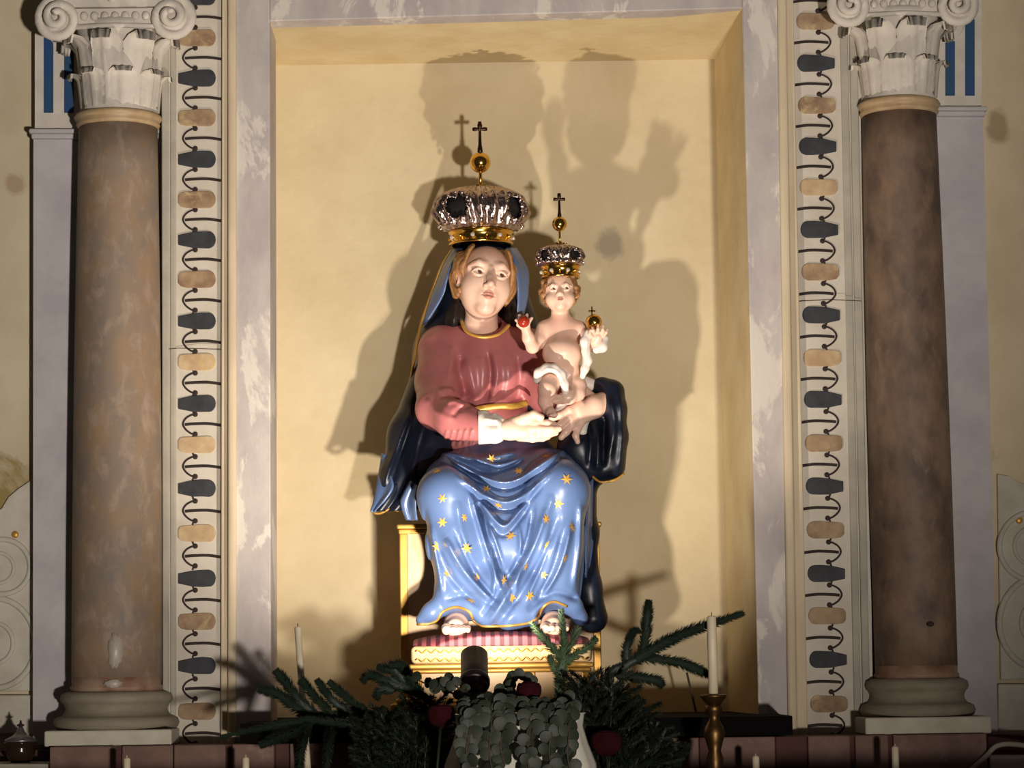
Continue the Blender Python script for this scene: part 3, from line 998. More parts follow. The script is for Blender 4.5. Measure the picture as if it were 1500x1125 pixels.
g.chain(pts3([(760, 902, -.13), (782, 890, -.12), (808, 878, -.1), (838, 886, -.08), (850, 905, -.06)]), [15 * u, 14 * u, 14 * u, 14 * u, 12 * u], .012)
st = []
f_ = lambda pts, a_, w_, Y=-.1: st.append((xz(pts, Y), a_ * u, w_ * u))
f0_ = f_
f_ = lambda pts, a_, w_, Y=-.1: f0_(pts, a_ * 1.45, w_ * .82, Y)
# swags across the lap
f_([(648, 664), (690, 690), (742, 706), (790, 684), (832, 652)], 5, 4)
f_([(655, 676), (700, 702), (742, 716), (788, 696), (826, 668)], -4, 4)
f_([(672, 702), (705, 724), (742, 736), (778, 720), (806, 694)], 6, 5)
f_([(684, 714), (712, 739), (742, 747), (772, 735), (796, 708)], -6, 5)
f_([(690, 668), (730, 678), (764, 668)], 3, 4)
f_([(694, 718), (716, 752), (738, 772), (760, 752), (786, 712)], 9, 6)
f_([(700, 740), (722, 772), (738, 784), (756, 766), (778, 734)], -6, 5)
f_([(640, 655), (700, 668), (760, 655)], 5, 8)
f_([(660, 668), (720, 690), (770, 668)], -4, 6)
# long folds down the shins
f_([(690, 725), (708, 790), (740, 885)], 7, 5)
f_([(700, 735), (722, 800), (752, 872)], -7, 5)
f_([(714, 755), (730, 810), (744, 862)], 5, 4)
f_([(652, 790), (680, 838), (722, 884)], 8, 6)
f_([(640, 802), (664, 850), (706, 892)], -5, 6)
f_([(668, 780), (694, 838), (730, 882)], -7, 5)
f_([(722, 880), (724, 830), (716, 770)], 5, 4)
f_([(716, 914), (750, 860), (782, 800), (800, 745)], 9, 6)
f_([(726, 918), (764, 868), (796, 812), (815, 760)], -6, 6)
f_([(706, 905), (738, 856), (770, 800), (782, 740)], -6, 5)
f_([(752, 880), (762, 820), (760, 770)], 4, 4)
f_([(796, 872), (820, 830), (836, 770)], 6, 5)
f_([(785, 880), (808, 838), (824, 780)], -5, 5)
f_([(770, 882), (790, 835), (806, 790)], 4, 4)
f_([(840, 860), (848, 800), (850, 740)], 4, 6)
f_([(630, 770), (640, 820), (648, 870)], 4, 5)
f_([(622, 745), (630, 800), (636, 860)], -3, 5)
f_([(650, 880), (690, 872), (730, 892)], -3, 6)
f_([(770, 896), (810, 868), (850, 880)], -4, 6)
f_([(670, 735), (676, 780), (690, 830)], 3, 7)
f_([(806, 725), (800, 770), (788, 830)], 3, 7)
g.strokes(st)
zf_ = zc1 - .004
g.rbox((P(735, 900, 0).x, 0, zf_ - .2), (1, 1, .2), 0, 0, 'sub')
# seated on the bench: nothing of the cloth enters the throne
g.rbox(((xt0 + xt1) / 2, YT - .0115 + .25, zt1 - .3), ((xt1 - xt0) / 2 + .007, .25, .3), 0, 0, 'sub')
# openings for the feet
g.ell(P(668, 914, -.20), (27 * u, 95 * u, 24 * u), .008, op='sub')
g.ell(P(812, 906, -.20), (27 * u, 95 * u, 24 * u), .008, op='sub')
skirt_me = g.mesh('skirt')
skirt = obj('skirt', skirt_me, M['blue'], root)

# gilt stars laid on the cloth
def bvh(me):
    return BVHTree.FromPolygons([v.co.copy() for v in me.vertices], [tuple(p.vertices) for p in me.polygons])
B = bvh(skirt_me)
def hit(b, x, y):
    p = P(x, y, 0)
    d = (p - CAMPOS).normalized()
    loc, nor, i, dist = b.ray_cast(CAMPOS, d)
    return (loc, nor) if loc is not None else (None, None)
star_px = [(648, 730), (818, 738), (838, 772), (680, 758), (648, 765), (748, 785), (801, 798), (701, 846), (738, 850), (796, 842), (776, 873), (684, 803), (655, 840), (828, 818), (750, 876), (720, 672), (760, 690), (830, 702), (712, 716), (770, 830), (690, 880), (640, 690), (800, 668), (640, 800), (730, 740), (800, 760)]
for i, (x, y) in enumerate(star_px):
    loc, nor = hit(B, x, y)
    if loc is None or nor.y > -.15:
        continue
    q = nor.to_track_quat('Z', 'Y').to_matrix()
    V, n = [Vector((0, 0, .0014))], 12
    for k in range(n):
        r = (8.5 if k % 2 == 0 else 3.4) * u * (1 + .2 * ((i * 7) % 3 - 1) * .6)
        t = 2 * math.pi * k / n
        V.append(Vector((r * math.cos(t), r * math.sin(t), .0006)))
    V = [loc + q @ v for v in V]
    MB().add(V, [(0, k + 1, (k + 1) % n + 1) for k in range(n)]).build('gilt_star', M['goldpaint'], skirt)

def on_surface(b, pts, off=.001):
    o = []
    for x, y in pts:
        loc, nor = hit(b, x, y)
        if loc is not None:
            o.append(loc + nor * off)
    return o
hem = on_surface(B, spline([(612, 914), (628, 913), (640, 908), (648, 896), (668, 889), (688, 896), (698, 914), (730, 917), (770, 913), (786, 905), (796, 888), (812, 881), (830, 888)], 6))
if len(hem) > 4:
    MB().tube(hem, .0034, 6).build('gold_hem', M['gold'], skirt, True)

# --- navy mantle behind and around the figure
g = pxgrid(530, 350, 930, 930, -.1, .43, .0036)
u = S(.2)
g.ell(P(708, 418, .27), (56 * u, 62 * u, 58 * u), .02)
g.chain(pts3([(690, 450, .28), (668, 520, .28), (655, 600, .28), (630, 680, .25)]), [56 * u, 60 * u, 56 * u, 44 * u], .04)
g.chain(pts3([(735, 450, .28), (760, 530, .28), (790, 600, .26)]), [44 * u, 48 * u, 46 * u], .04)
g.chain(pts3([(640, 560, .22), (606, 640, .15), (584, 700, .11), (574, 730, .09)]), [40 * u, 36 * u, 26 * u, 16 * u], .03)
g.chain(pts3([(640, 640, .17), (618, 690, .13), (600, 730, .09)]), [38 * u, 32 * u, 20 * u], .02)
g.chain(pts3([(690, 712, .22), (780, 712, .22)]), [50 * u, 50 * u], .03)
# sleeve side over the other arm
g.chain(pts3([(800, 570, .22), (850, 590, .16), (884, 590, .12)]), [40 * u, 38 * u, 28 * u], .03)
g.chain(pts3([(898, 574, .075), (899, 600, .06), (899, 640, .06), (894, 682, .065)]), [17 * u, 18 * u, 20 * u, 22 * u], .015)
g.chain(pts3([(882, 566, .085), (890, 572, .08)]), [14 * u, 15 * u], .015)
g.chain(pts3([(880, 625, .07), (878, 680, .065)]), [17 * u, 20 * u], .02)
g.chain(pts3([(852, 600, .14), (850, 660, .07), (866, 690, .06)]), [30 * u, 30 * u, 18 * u], .03)
# long fall beside the throne front
g.chain(pts3([(850, 690, .1), (860, 780, .04), (862, 860, .02), (868, 905, .02)]), [24 * u, 14 * u, 16 * u, 22 * u], .03)
st = []
f_ = lambda pts, a_, w_, Y=.12: st.append((xz(pts, Y), a_ * u, w_ * u))
f_([(880, 575), (896, 620), (888, 680)], 4, 5)
f_([(866, 600), (874, 650), (872, 695)], 5, 5)
f_([(885, 610), (882, 650), (880, 690)], -5, 4)
f_([(858, 610), (862, 650), (860, 690)], -4, 4)
f_([(904, 570), (908, 640), (905, 690)], 3, 4)
f_([(620, 560), (596, 640), (572, 715)], -5, 6)
f_([(632, 600), (612, 660), (596, 730)], 5, 7)
f_([(605, 600), (582, 660), (560, 720)], 4, 5)
g.strokes(st)
g.ell(P(708, 420, .12), (46 * u, 75 * u, 56 * u), .015, op='sub')
g.ell(P(706, 470, .14), (50 * u, 60 * u, 34 * u), .015, op='sub')
mantle_me = g.mesh('mantle')
mantle = obj('mantle', mantle_me, M['navy'], root)

# --- sky blue edges of the mantle: veil rims by the face, turned corner, side fall
def drape(nm, A_, B_, m=14, fold=0.0, nf=2.0, thick=.005, mater='blue', bulge=0.0):
    """cloth sheet lofted between two edges given as (px, py, depth)"""
    a_ = [np.array(P(*p)) for p in spline(A_, 6)]
    b_ = [np.array(P(*p)) for p in spline(B_, 6)]
    n = len(a_)
    V, F = [], []
    for i in range(n):
        for k in range(m + 1):
            t = k / m
            v = a_[i] * (1 - t) + b_[i] * t
            v[1] -= bulge * math.sin(math.pi * t) + fold * math.sin(nf * 2 * math.pi * t + i * .05)
            V.append(v)
    for i in range(n - 1):
        for k in range(m):
            F.append((i * (m + 1) + k, i * (m + 1) + k + 1, (i + 1) * (m + 1) + k + 1, (i + 1) * (m + 1) + k))
    o = MB().add(V, F).build(nm, M[mater], root, True)
    so = o.modifiers.new('solid', 'SOLIDIFY')
    so.thickness = thick
    so.offset = 0
    return o
drape('veil_rim', [(664, 365, .24), (650, 388, .24), (636, 424, .235), (626, 452, .235), (616, 478, .24)], [(680, 364, .19), (663, 386, .17), (655, 410, .165), (650, 432, .18), (626, 472, .22)], fold=.003, nf=1.2, bulge=.01)
drape('veil_rim', [(740, 364, .19), (752, 382, .165), (757, 410, .16), (758, 440, .17), (757, 474, .2)], [(755, 363, .24), (768, 384, .22), (774, 404, .21), (772, 438, .21), (764, 472, .22)], fold=.003, nf=1.2, bulge=.01)
drape('veil_top', [(666, 366, .24), (688, 359, .2), (708, 357, .19), (730, 358, .2), (752, 364, .24)], [(676, 367, .2), (692, 364, .16), (708, 362, .15), (726, 363, .16), (742, 366, .2)], mater='navy')
drape('mantle_corner', [(560, 664, .12), (557, 684, .11), (552, 712, .09), (548, 734, .08), (543, 750, .07)], [(573, 668, .09), (571, 690, .075), (576, 712, .05), (566, 730, .05), (549, 750, .06)], fold=.003, nf=1)
drape('mantle_corner', [(576, 708, .07), (566, 728, .06), (552, 749, .06)], [(604, 716, .06), (592, 738, .05), (585, 748, .05)], fold=.006, nf=1.5, mater='navy')
drape('mantle_corner', [(602, 704, .03), (592, 722, .035), (587, 738, .04), (596, 762, .045)], [(612, 712, -.01), (610, 728, -.01), (610, 746, .0), (612, 762, .01)], fold=.007, nf=1.3)
drape('side_fall', [(858, 712, .0), (858, 760, -.02), (857, 800, -.02), (857, 846, -.01)], [(869, 700, .03), (867, 760, .02), (868, 800, .015), (861, 846, .0)], fold=.004, nf=1)
drape('side_fall', [(848, 770, -.05), (844, 812, -.055), (840, 850, -.05), (843, 890, -.04)], [(858, 770, -.02), (856, 812, -.02), (853, 850, -.02), (848, 892, -.03)], fold=.004, nf=1)
belt_curve([(662, 366, .24), (646, 392, .235), (630, 436, .235), (616, 478, .22), (606, 530, .2), (600, 570, .18), (588, 612, .15), (572, 650, .125), (558, 690, .105), (554, 715, .09), (547, 747, .07), (556, 752, .065), (570, 746, .06), (584, 748, .06)], .0036, 'gold_hem', M['gold'], mantle, 1)
belt_curve([(868, 698, .03), (880, 706, .025), (900, 703, .03), (914, 694, .05)], .003, 'gold_hem', M['goldpaint'], mantle, 1)
belt_curve([(690, 602, .085), (706, 598, .078), (730, 595, .075), (752, 595, .08), (772, 590, .1)], .008, 'belt', M['goldpaint'], root, .5)
belt_curve([(676, 470, .13), (684, 486, .1), (706, 494, .09), (730, 490, .1), (746, 476, .13)], .004, 'collar', M['goldpaint'], root, .8)

# ------------------------------------------------------------------ heads
def head_frame(px, py, Y, s, pitch, yaw, roll):
    """local head units (about photo px) -> world; pitch>0 looks up, yaw>0 looks to +x, roll>0 leans clockwise"""
    R = Matrix.Rotation(math.radians(yaw), 3, 'Z') @ Matrix.Rotation(math.radians(-pitch), 3, 'X') @ Matrix.Rotation(math.radians(roll), 3, 'Y')
    return P(px, py, Y), R, s

def head_sdf(g, fr_, baby=False):
    c, R, s = fr_
    T = lambda x, y, z: tuple(c + R @ (Vector((x, y, z)) * s))
    A = np.array(R)
    E = lambda p, r, k, op='add': g.ell(T(*p), [q * s for q in r], k * s, A, op)
    Cc = lambda lst, rs, k, op='add': g.chain([T(*p) for p in lst], [r * s for r in rs], k * s, op)
    if baby:
        E((0, 4, 16), (42, 46, 44), 2)
        E((0, -12, -20), (33, 30, 28), 14)
        for sx in (-1, 1):
            E((sx * 19, -24, -18), (16, 15, 15), 10)
        E((0, -32, -38), (12, 10, 9), 8)
        Cc([(0, -40, 6), (0, -46, -9)], [4, 6], 5)
        for sx in (-1, 1):
            E((sx * 5, -44, -10), (4, 4, 3.4), 3)
            E((sx * 16, -46, 4), (9, 8, 6), 5, 'sub')
            Cc([(sx * 7, -39, 12), (sx * 17, -41, 14), (sx * 28, -34, 10)], [3, 3.6, 3], 5)
    else:
        E((0, 2, 12), (40, 48, 50), 2)
        E((0, -10, -22), (31, 33, 32), 16)
        E((0, -32, -46), (13, 11, 10), 10)
        for sx in (-1, 1):
            E((sx * 19, -25, -13), (14, 13, 16), 16)
        Cc([(0, -44, 12), (0, -50, -4), (0, -56, -15)], [4.2, 4.4, 5.6], 5)
        for sx in (-1, 1):
            E((sx * 5.5, -50, -17), (4.4, 5, 3.8), 3)
            E((sx * 17, -50, 5), (10, 10, 6.5), 6, 'sub')
            Cc([(sx * 9, -42, 18), (sx * 18, -41.5, 20), (sx * 30, -32, 15)], [2.6, 3.2, 2.6], 8)
    zl = -30 if not baby else -22
    dl = 0 if not baby else 3
    for sx in (-1, 1):                                       # lids
        e = (17, -34, 5) if not baby else (16, -32, 4)
        up, dn = [], []
        for t in np.linspace(-1, 1, 7):
            x = sx * e[0] + t * 9.5
            yv = e[1] - 8.6 * math.sqrt(max(0, 1 - (t * .72) ** 2))
            up.append((x, yv, e[2] + 5.4 * (1 - t * t) + .3))
            dn.append((x, yv + .2, e[2] - 4.0 * (1 - t * t) - .3))
        Cc(up, [1.7] * 7, 2)
        Cc(dn, [1.4] * 7, 2)
        E((sx * 40, 2, 0), (4, 9, 12), 4)                    # ears
        E((sx * 43, -1, 1), (2.5, 5, 7), 2, 'sub')
    E((0, -39 + dl, zl - 1), (13, 6.5, 9), 10)
    Cc([(-9.5, -44 + dl, zl), (0, -49.5 + dl, zl), (9.5, -44 + dl, zl)], [.8, .8, .8], 1.5, 'sub')
    return T

def face_details(parent, T, R, s, baby=False):
    e = (17, -34, 5) if not baby else (16, -32, 4)
    for sx in (-1, 1):
        c = Vector(T(sx * e[0], e[1], e[2]))
        ey = MB().sphere(c, 8.3 * s, 20, 14).build('eye', M['eye'], parent, True)
        d = (Vector(T(sx * e[0] + 2.0, e[1] - 8.3, e[2] + 1.4)) - c).normalized()
        for nm, rr, off, m in (('iris', 3.6, 7.55, M['iris']), ('pupil', 1.8, 8.1, M['pupil'])):
            mb = MB().sphere((0, 0, 0), rr * s, 14, 8, (1, 1, .45))
            q = d.to_track_quat('Z', 'Y').to_matrix()
            mb.V = [tuple(c + d * off * s + q @ Vector(v)) for v in mb.V]
            mb.build(nm, m, ey, True)
        if not baby:
            br = [T(sx * x, y, z) for x, y, z in ((9, -44.6, 18.5), (15, -45.2, 22.5), (23, -42.0, 22.5), (31, -34.4, 17))]
            MB().tube([Vector(p) for p in spline(br, 4)], [s * .9] * 13, 6).build('eyebrow', M['brow'], parent, True)
    zl = -30 if not baby else -22
    dl = 0 if not baby else 3
    yl = -46.2 + dl
    up = [(-11, yl + 4.4, zl + .2), (-4.5, yl - .6, zl + 2.2), (0, yl - 1.8, zl + 1.6), (4.5, yl - .6, zl + 2.2), (11, yl + 4.4, zl + .2)]
    lw = [(-8.5, yl + 3.5, zl - 1.0), (-4, yl - .6, zl - 3.2), (0, yl - 1.5, zl - 3.8), (4, yl - .6, zl - 3.2), (8.5, yl + 3.5, zl - 1.0)]
    n = 17
    rad = lambda m: [s * (.6 + m * math.sin(math.pi * k / (n - 1))) for k in range(n)]
    MB().tube([T(*p) for p in spline(up, 4)], rad(1.7), 8).build('lip', M['lips'], parent, True)
    MB().tube([T(*p) for p in spline(lw, 4)], rad(2.3), 8).build('lip', M['lips'], parent, True)

HS = S(.15) * .985
hf = head_frame(708, 418, .17, HS, 9, 13, 8)
g = SDF(np.array(hf[0]) - .135, np.array(hf[0]) + .115, .0016)
T = head_sdf(g, hf)
us = S(.15)
g.chain([tuple(hf[0] + Vector((-.002, .02, -.03))), tuple(P(704, 478, .185)), tuple(P(706, 502, .19))], [24 * us, 24 * us, 32 * us], .012)
head = obj('head', g.mesh('head'), M['skin'], root)
face_details(head, T, hf[1], HS)

# hair: cap with waved locks at both temples, dark lengths beside the neck
g = SDF(np.array(hf[0]) - .13, np.array(hf[0]) + .13, .0018)
A = np.array(hf[1])
g.ell(T(0, 16, 12), [q * HS for q in (43, 42, 46)], .003, A)
for sx in (-1, 1):
    for q, (dx, dy, r_, ph) in enumerate(((0, 0, 5.2, 0.0), (4.5, 6, 5.4, 1.4), (8, 13, 5.6, 2.6), (9, 21, 6, 4.0), (7, 30, 6, 5.2))):
        lk = []
        for t in np.linspace(0, 1, 14):                           # waves from the brow down behind the ear
            an = math.radians(58 - 92 * t)
            wv = 2.6 * math.sin(t * 14 + ph)
            lk.append(T(sx * ((37 + dx) * math.cos(an) ** .8 + wv * .5), -30 + dy + 16 * t, 8 + (46 + dx * .3) * math.sin(an) + wv))
        g.chain(lk, [r_ * HS * (.75 + .5 * math.sin(math.pi * min(1, t * 1.05))) for t in np.linspace(0, 1, 14)], .0012)
g.ell(T(0, -36, 2), [q * HS for q in (37, 38, 66)], .004, A, 'sub')
g.ell(T(-43, -14, -2), [q * HS for q in (9, 13, 13)], .003, A, 'sub')
obj('hair', g.mesh('hair'), M['hair'], root)
for lst, rs, fl in (([(672, 440, .21), (668, 470, .2), (655, 492, .21)], (14, 17, 12), (([(668, 440), (662, 490)], 2), ([(676, 440), (672, 490)], -2))),
                    ([(746, 436, .21), (752, 466, .2), (768, 490, .2)], (13, 15, 11), (([(744, 440), (752, 490)], 2), ([(752, 440), (762, 490)], -2)))):
    g = pxgrid(640, 430, 790, 520, .1, .34, .003)
    g.chain(pts3(lst), [r * us for r in rs], .01)
    g.strokes([(xz(p, .18), a_ * us, 3 * us) for p, a_ in fl])
    obj('long_hair', g.mesh('long_hair'), M['hair_dark'], root)

# ------------------------------------------------------------------ hands and feet of the statue
uh = S(-.02)
def hand(rect, Y0, Y1, palm, fingers, k=.004, h=.0014):
    g = pxgrid(*rect, Y0, Y1, h)
    for lst, rs in palm:
        g.chain(pts3(lst), [r * uh for r in rs], .010)
    for lst, rs in fingers:
        g.chain(pts3(lst), [r * uh for r in rs], k)
    return obj('hand', g.mesh('hand'), M['skin'], root)
hand((705, 585, 850, 665), -.2, .02,
     [([(712, 627, -0.085), (735, 630, -0.095), (752, 629, -0.095)], [13, 12, 13]), ([(748, 633, -0.095), (770, 633, -0.100)], [12, 10]), ([(748, 624, -0.095), (768, 624, -0.095)], [11, 9])],
     [([(752, 620, -0.095), (768, 613, -0.110), (782, 607, -0.115), (793, 611, -0.115)], [9, 7.5, 6, 4.6]),
      ([(766, 622, -0.095), (786, 621, -0.105), (802, 620, -0.105), (812, 622, -0.095)], [7.5, 6.4, 5.6, 4.6]),
      ([(768, 629, -0.100), (790, 629, -0.110), (808, 629, -0.110), (819, 628, -0.105)], [7.5, 6.4, 5.6, 4.6]),
      ([(766, 636, -0.095), (788, 637, -0.107), (804, 636, -0.107), (814, 634, -0.105)], [7.2, 6, 5.2, 4.4]),
      ([(760, 640, -0.085), (780, 643, -0.097), (795, 642, -0.100), (803, 640, -0.099)], [6.4, 5.2, 4.6, 4])])
hand((780, 560, 935, 665), -.14, .16,
     [([(896, 592, .085), (884, 592, .062), (870, 594, .042)], [15, 17, 16]), ([(873, 592, .042), (848, 599, .022)], [11, 9]), ([(872, 597, .04), (846, 604, .02)], [12, 11]), ([(872, 603, .042), (850, 613, .022)], [10, 9.5])],
     [([(850, 594, .02), (834, 602, .006), (820, 609, .0), (808, 613, -.002)], [8, 6.6, 5.8, 4.6]),
      ([(848, 602, .02), (833, 613, .004), (821, 623, -.002), (811, 629, -.002)], [8, 6.8, 5.8, 4.6]),
      ([(849, 609, .02), (838, 622, .006), (829, 633, .0), (822, 641, .0)], [7.6, 6.4, 5.6, 4.4]),
      ([(853, 615, .024), (846, 628, .012), (843, 638, .006), (846, 647, .004)], [7, 5.8, 5, 4]),
      ([(868, 584, .055), (858, 573, .068), (850, 564, .07)], [8, 6.6, 5])])
# white cuff with turned edge, and the white cloth under the child
g = pxgrid(700, 595, 745, 660, -.17, .0, .0018)
g.chain(pts3([(707, 626, -0.081), (724, 630, -0.093)]), [25.5 * uh, 20 * uh], .004)
g.chain(pts3([(724, 612, -0.095), (734, 616, -0.100)]), [8 * uh, 5 * uh], .006)
g.strokes([(xz([(708, 610 + k * 9), (730, 613 + k * 8)], -.02), 1.6 * uh * (1 if k % 2 else -1), 3 * uh) for k in range(5)])
g.chain(pts3([(722, 629, -0.091), (750, 630, -0.100)]), [14.5 * uh, 14 * uh], .002, 'sub')
obj('cuff', g.mesh('cuff'), M['white'], root)
g = pxgrid(800, 545, 890, 660, -.06, .16, .0022)
g.chain(pts3([(858, 562, .09), (872, 566, .09)]), [11 * uh, 9 * uh], .01)
g.chain(pts3([(850, 612, .05), (853, 632, .03)]), [14 * uh, 7 * uh], .01)
g.chain(pts3([(826, 590, .03), (818, 606, .02)]), [9 * uh, 7 * uh], .01)
g.chain(pts3([(852, 570, .09), (852, 612, .05)]), [10 * uh, 12 * uh], .01)
obj('white_cloth', g.mesh('white_cloth'), M['white'], root)
for bx, by, by2 in ((668, 907, 0), (812, 900, 0)):
    g = pxgrid(bx - 45, by - 45, bx + 45, by + 40, -.26, .08, .0018)
    uf = S(-.15)
    zfl = zc1 - .006
    cz = lambda dz: zfl + dz * uf
    Q = lambda dx, Y, dz: (P(bx, by, -.15).x + dx * uf, Y, cz(dz))
    g.chain([Q(0, .0, 22), Q(0, -.09, 14), Q(-1, -.14, 9)], [18 * uf, 17 * uf, 14 * uf], .01)
    for k, (dx, L_, r_) in enumerate(((-14, -.188, 7.4), (-4, -.192, 5.6), (4, -.188, 5.2), (11, -.182, 4.8), (17, -.174, 4.4))):
        g.chain([Q(dx * .8, -.13, 9), Q(dx, L_ + .018, 8), Q(dx, L_, 5.5)], [r_ * 1.1 * uf, r_ * uf, r_ * .9 * uf], .003)
    obj('foot', g.mesh('foot'), M['skin'], root)
# ------------------------------------------------------------------ the child figure
ch = thing('child_statue', tuple(P(826, 585, .02)), 'painted statue of a bare child in a small crown, held on the larger hand', 'statue')
uc = S(.03)
CS = uc * .60
cf = head_frame(820, 431, .05, CS, 6, -2, -2)
g = pxgrid(750, 388, 900, 622, -.14, .17, .0017)
T = head_sdf(g, cf, True)
g.chain(pts3([(820, 446, .06), (821, 472, .065)]), [13 * uc, 14 * uc], .008)
g.chain(pts3([(800, 482, .065), (822, 477, .065), (846, 483, .065)]), [14 * uc, 16 * uc, 14 * uc], .012)
g.ell(P(822, 495, .06), (28 * uc, 20 * uc, 22 * uc), .02)
g.ell(P(823, 518, .035), (29 * uc, 26 * uc, 25 * uc), .018)
g.ell(P(826, 545, .05), (25 * uc, 21 * uc, 20 * uc), .014)
g.ell(P(822, 522, -.009), (2.4 * uc, 5 * uc, 2.4 * uc), .004, op='sub')
# arms
g.chain(pts3([(797, 483, .06), (790, 500, .045), (780, 508, .03)]), [12 * uc, 10.5 * uc, 9.5 * uc], .006)
g.chain(pts3([(780, 508, .03), (774, 495, .005), (770, 482, -.005)]), [9.5 * uc, 9 * uc, 6.6 * uc], .006)
g.ell(P(769, 477, -.005), (8 * uc, 6 * uc, 7 * uc), .005)
for k, (x, y) in enumerate(((756, 469), (761, 462), (772, 461), (779, 466))):
    g.chain(pts3([(766 + k * 2.4, 476, -.012), ((766 + k * 2.4 + x) / 2 - 1, (475 + y) / 2, -.028), (x, y, -.026)]), [3.2 * uc, 2.9 * uc, 2.3 * uc], .002)
g.chain(pts3([(763, 479, -.008), (759, 476, -.02), (760, 472, -.026)]), [3.2 * uc, 2.8 * uc, 2.3 * uc], .002)
g.chain(pts3([(849, 483, .06), (860, 496, .05), (869, 506, .03)]), [12 * uc, 10.5 * uc, 9 * uc], .006)
g.chain(pts3([(869, 506, .03), (873, 500, .01), (876, 494, .0)]), [9 * uc, 8.6 * uc, 7 * uc], .006)
for (x0, y0), (x1, y1), (x2, y2) in (((870, 490), (869, 484), (868, 480)), ((875, 489), (876, 482), (876, 476)), ((880, 490), (883, 483), (884, 477)), ((883, 493), (888, 487), (890, 482))):
    g.chain(pts3([(x0, y0, -.002), (x1, y1, -.018), (x2, y2, -.016)]), [3.0 * uc, 2.5 * uc, 2.0 * uc], .0015)
g.chain(pts3([(868, 494, -.004), (864, 489, -.016), (865, 484, -.018)]), [3.2 * uc, 2.8 * uc, 2.3 * uc], .002)
# legs
g.chain(pts3([(815, 552, .04), (805, 562, -.01), (801, 570, -.035)]), [16 * uc, 14.5 * uc, 13 * uc], .01)
g.chain(pts3([(801, 570, -.035), (799, 588, -.025), (802, 600, -.02)]), [12.5 * uc, 10.5 * uc, 8 * uc], .008)
g.chain(pts3([(802, 599, -.02), (807, 604, -.04), (812, 608, -.055)]), [7.6 * uc, 6.6 * uc, 4.6 * uc], .006)
g.chain(pts3([(838, 552, .05), (845, 566, .03), (845, 576, .02)]), [15 * uc, 13.5 * uc, 12 * uc], .01)
g.chain(pts3([(845, 576, .02), (833, 582, .0), (824, 584, -.005)]), [11.5 * uc, 10 * uc, 8 * uc], .008)
g.chain(pts3([(824, 584, -.005), (817, 585, -.025), (814, 587, -.035)]), [7.4 * uc, 6.4 * uc, 4.8 * uc], .006)
for j, (x0, y0, Y0) in enumerate(((809, 607, -.052), (813, 586, -.034))):
    for k in range(5):
        g.ell(P(x0 - 3 + k * 2.4, y0 + 2 - abs(k - 1) * .6, Y0 - .006), (2.0 * uc, 3 * uc, 2.0 * uc), .002)
body = obj('body', g.mesh('body'), M['skin'], ch)
face_details(body, T, cf[1], CS, True)
# curly hair
g = SDF(np.array(cf[0]) - .06, np.array(cf[0]) + .07, .0016)
A = np.array(cf[1])
g.ell(T(0, 8, 18), [q * CS for q in (47, 46, 46)], .002, A)
rnd = random.Random(3)
for k in range(46):
    a_ = rnd.uniform(-2.6, 2.6) if k > 16 else (1 if k % 2 else -1) * rnd.uniform(1.1, 1.9)
    zz = rnd.uniform(-20, 44) if k > 16 else rnd.uniform(-24, 18)
    rr = 46 * math.sqrt(max(.1, 1 - ((zz - 16) / 50) ** 2))
    g.ell(T(rr * math.sin(a_), 6 - rr * math.cos(a_), zz), [7.5 * CS] * 3, .002)
g.ell(T(0, -38, -6), [q * CS for q in (36, 40, 46)], .003, A, 'sub')
obj('curly_hair', g.mesh('curly_hair'), M['hair'], ch)
# white loin cloth: loop over one thigh and a strip up to the raised hand
g = pxgrid(770, 470, 905, 600, -.12, .15, .0018)
g.chain(pts3([(787, 556, -.02), (789, 546, -.03), (800, 540, -.03), (812, 540, -.025), (821, 548, -.02), (826, 562, -.015), (829, 576, -.01)]), [q * uc for q in (6.5, 6.5, 7, 7, 7.5, 7, 5)], .006)
g.chain(pts3([(800, 541, -.02), (812, 542, .02), (832, 548, .07)]), [q * uc for q in (7, 7, 8)], .006)
g.chain(pts3([(862, 488, .0), (857, 500, .0), (858, 515, .005), (861, 528, .01), (857, 540, .012), (853, 552, .02)]), [q * uc for q in (6, 7, 6, 6.5, 6, 4)], .006)
g.chain(pts3([(886, 496, .02), (882, 508, .015), (874, 512, .01)]), [q * uc for q in (6, 8, 6)], .006)
g.strokes([(xz(p, -.02), a_ * uc, 2.4 * uc) for p, a_ in (([(790, 552), (802, 542), (818, 548), (827, 570)], 2.0), ([(794, 556), (804, 547), (815, 553), (822, 572)], -2.0), ([(860, 492), (858, 520), (856, 545)], 1.8))])
obj('loin_cloth', g.mesh('loin_cloth'), M['white'], ch)

# what the child holds
ball = MB().sphere(P(767, 471, -.033), 9 * uc, 20, 14).build('red_ball', M['red'], None, True)
tag(ball, 'small dark red ball in the hand of the child statue', 'ball')
gl = thing('golden_globe', tuple(P(871, 484, -.005)), 'small golden globe topped by a cross, on the raised hand of the child', 'globe')
MB().sphere(P(870, 472, .006), 12 * uc, 20, 14).build('globe', M['goldmetal'], gl, True)
cc = P(867, 455, .006)
MB().box((cc.x - .0018, cc.y - .002, cc.z - .012), (cc.x + .0018, cc.y + .002, cc.z + .010)).add(*(lambda m: (m.V, m.F))(MB().box((cc.x - .009, cc.y - .002, cc.z - .003), (cc.x + .009, cc.y + .002, cc.z + .001)))).build('cross', M['goldmetal'], gl)

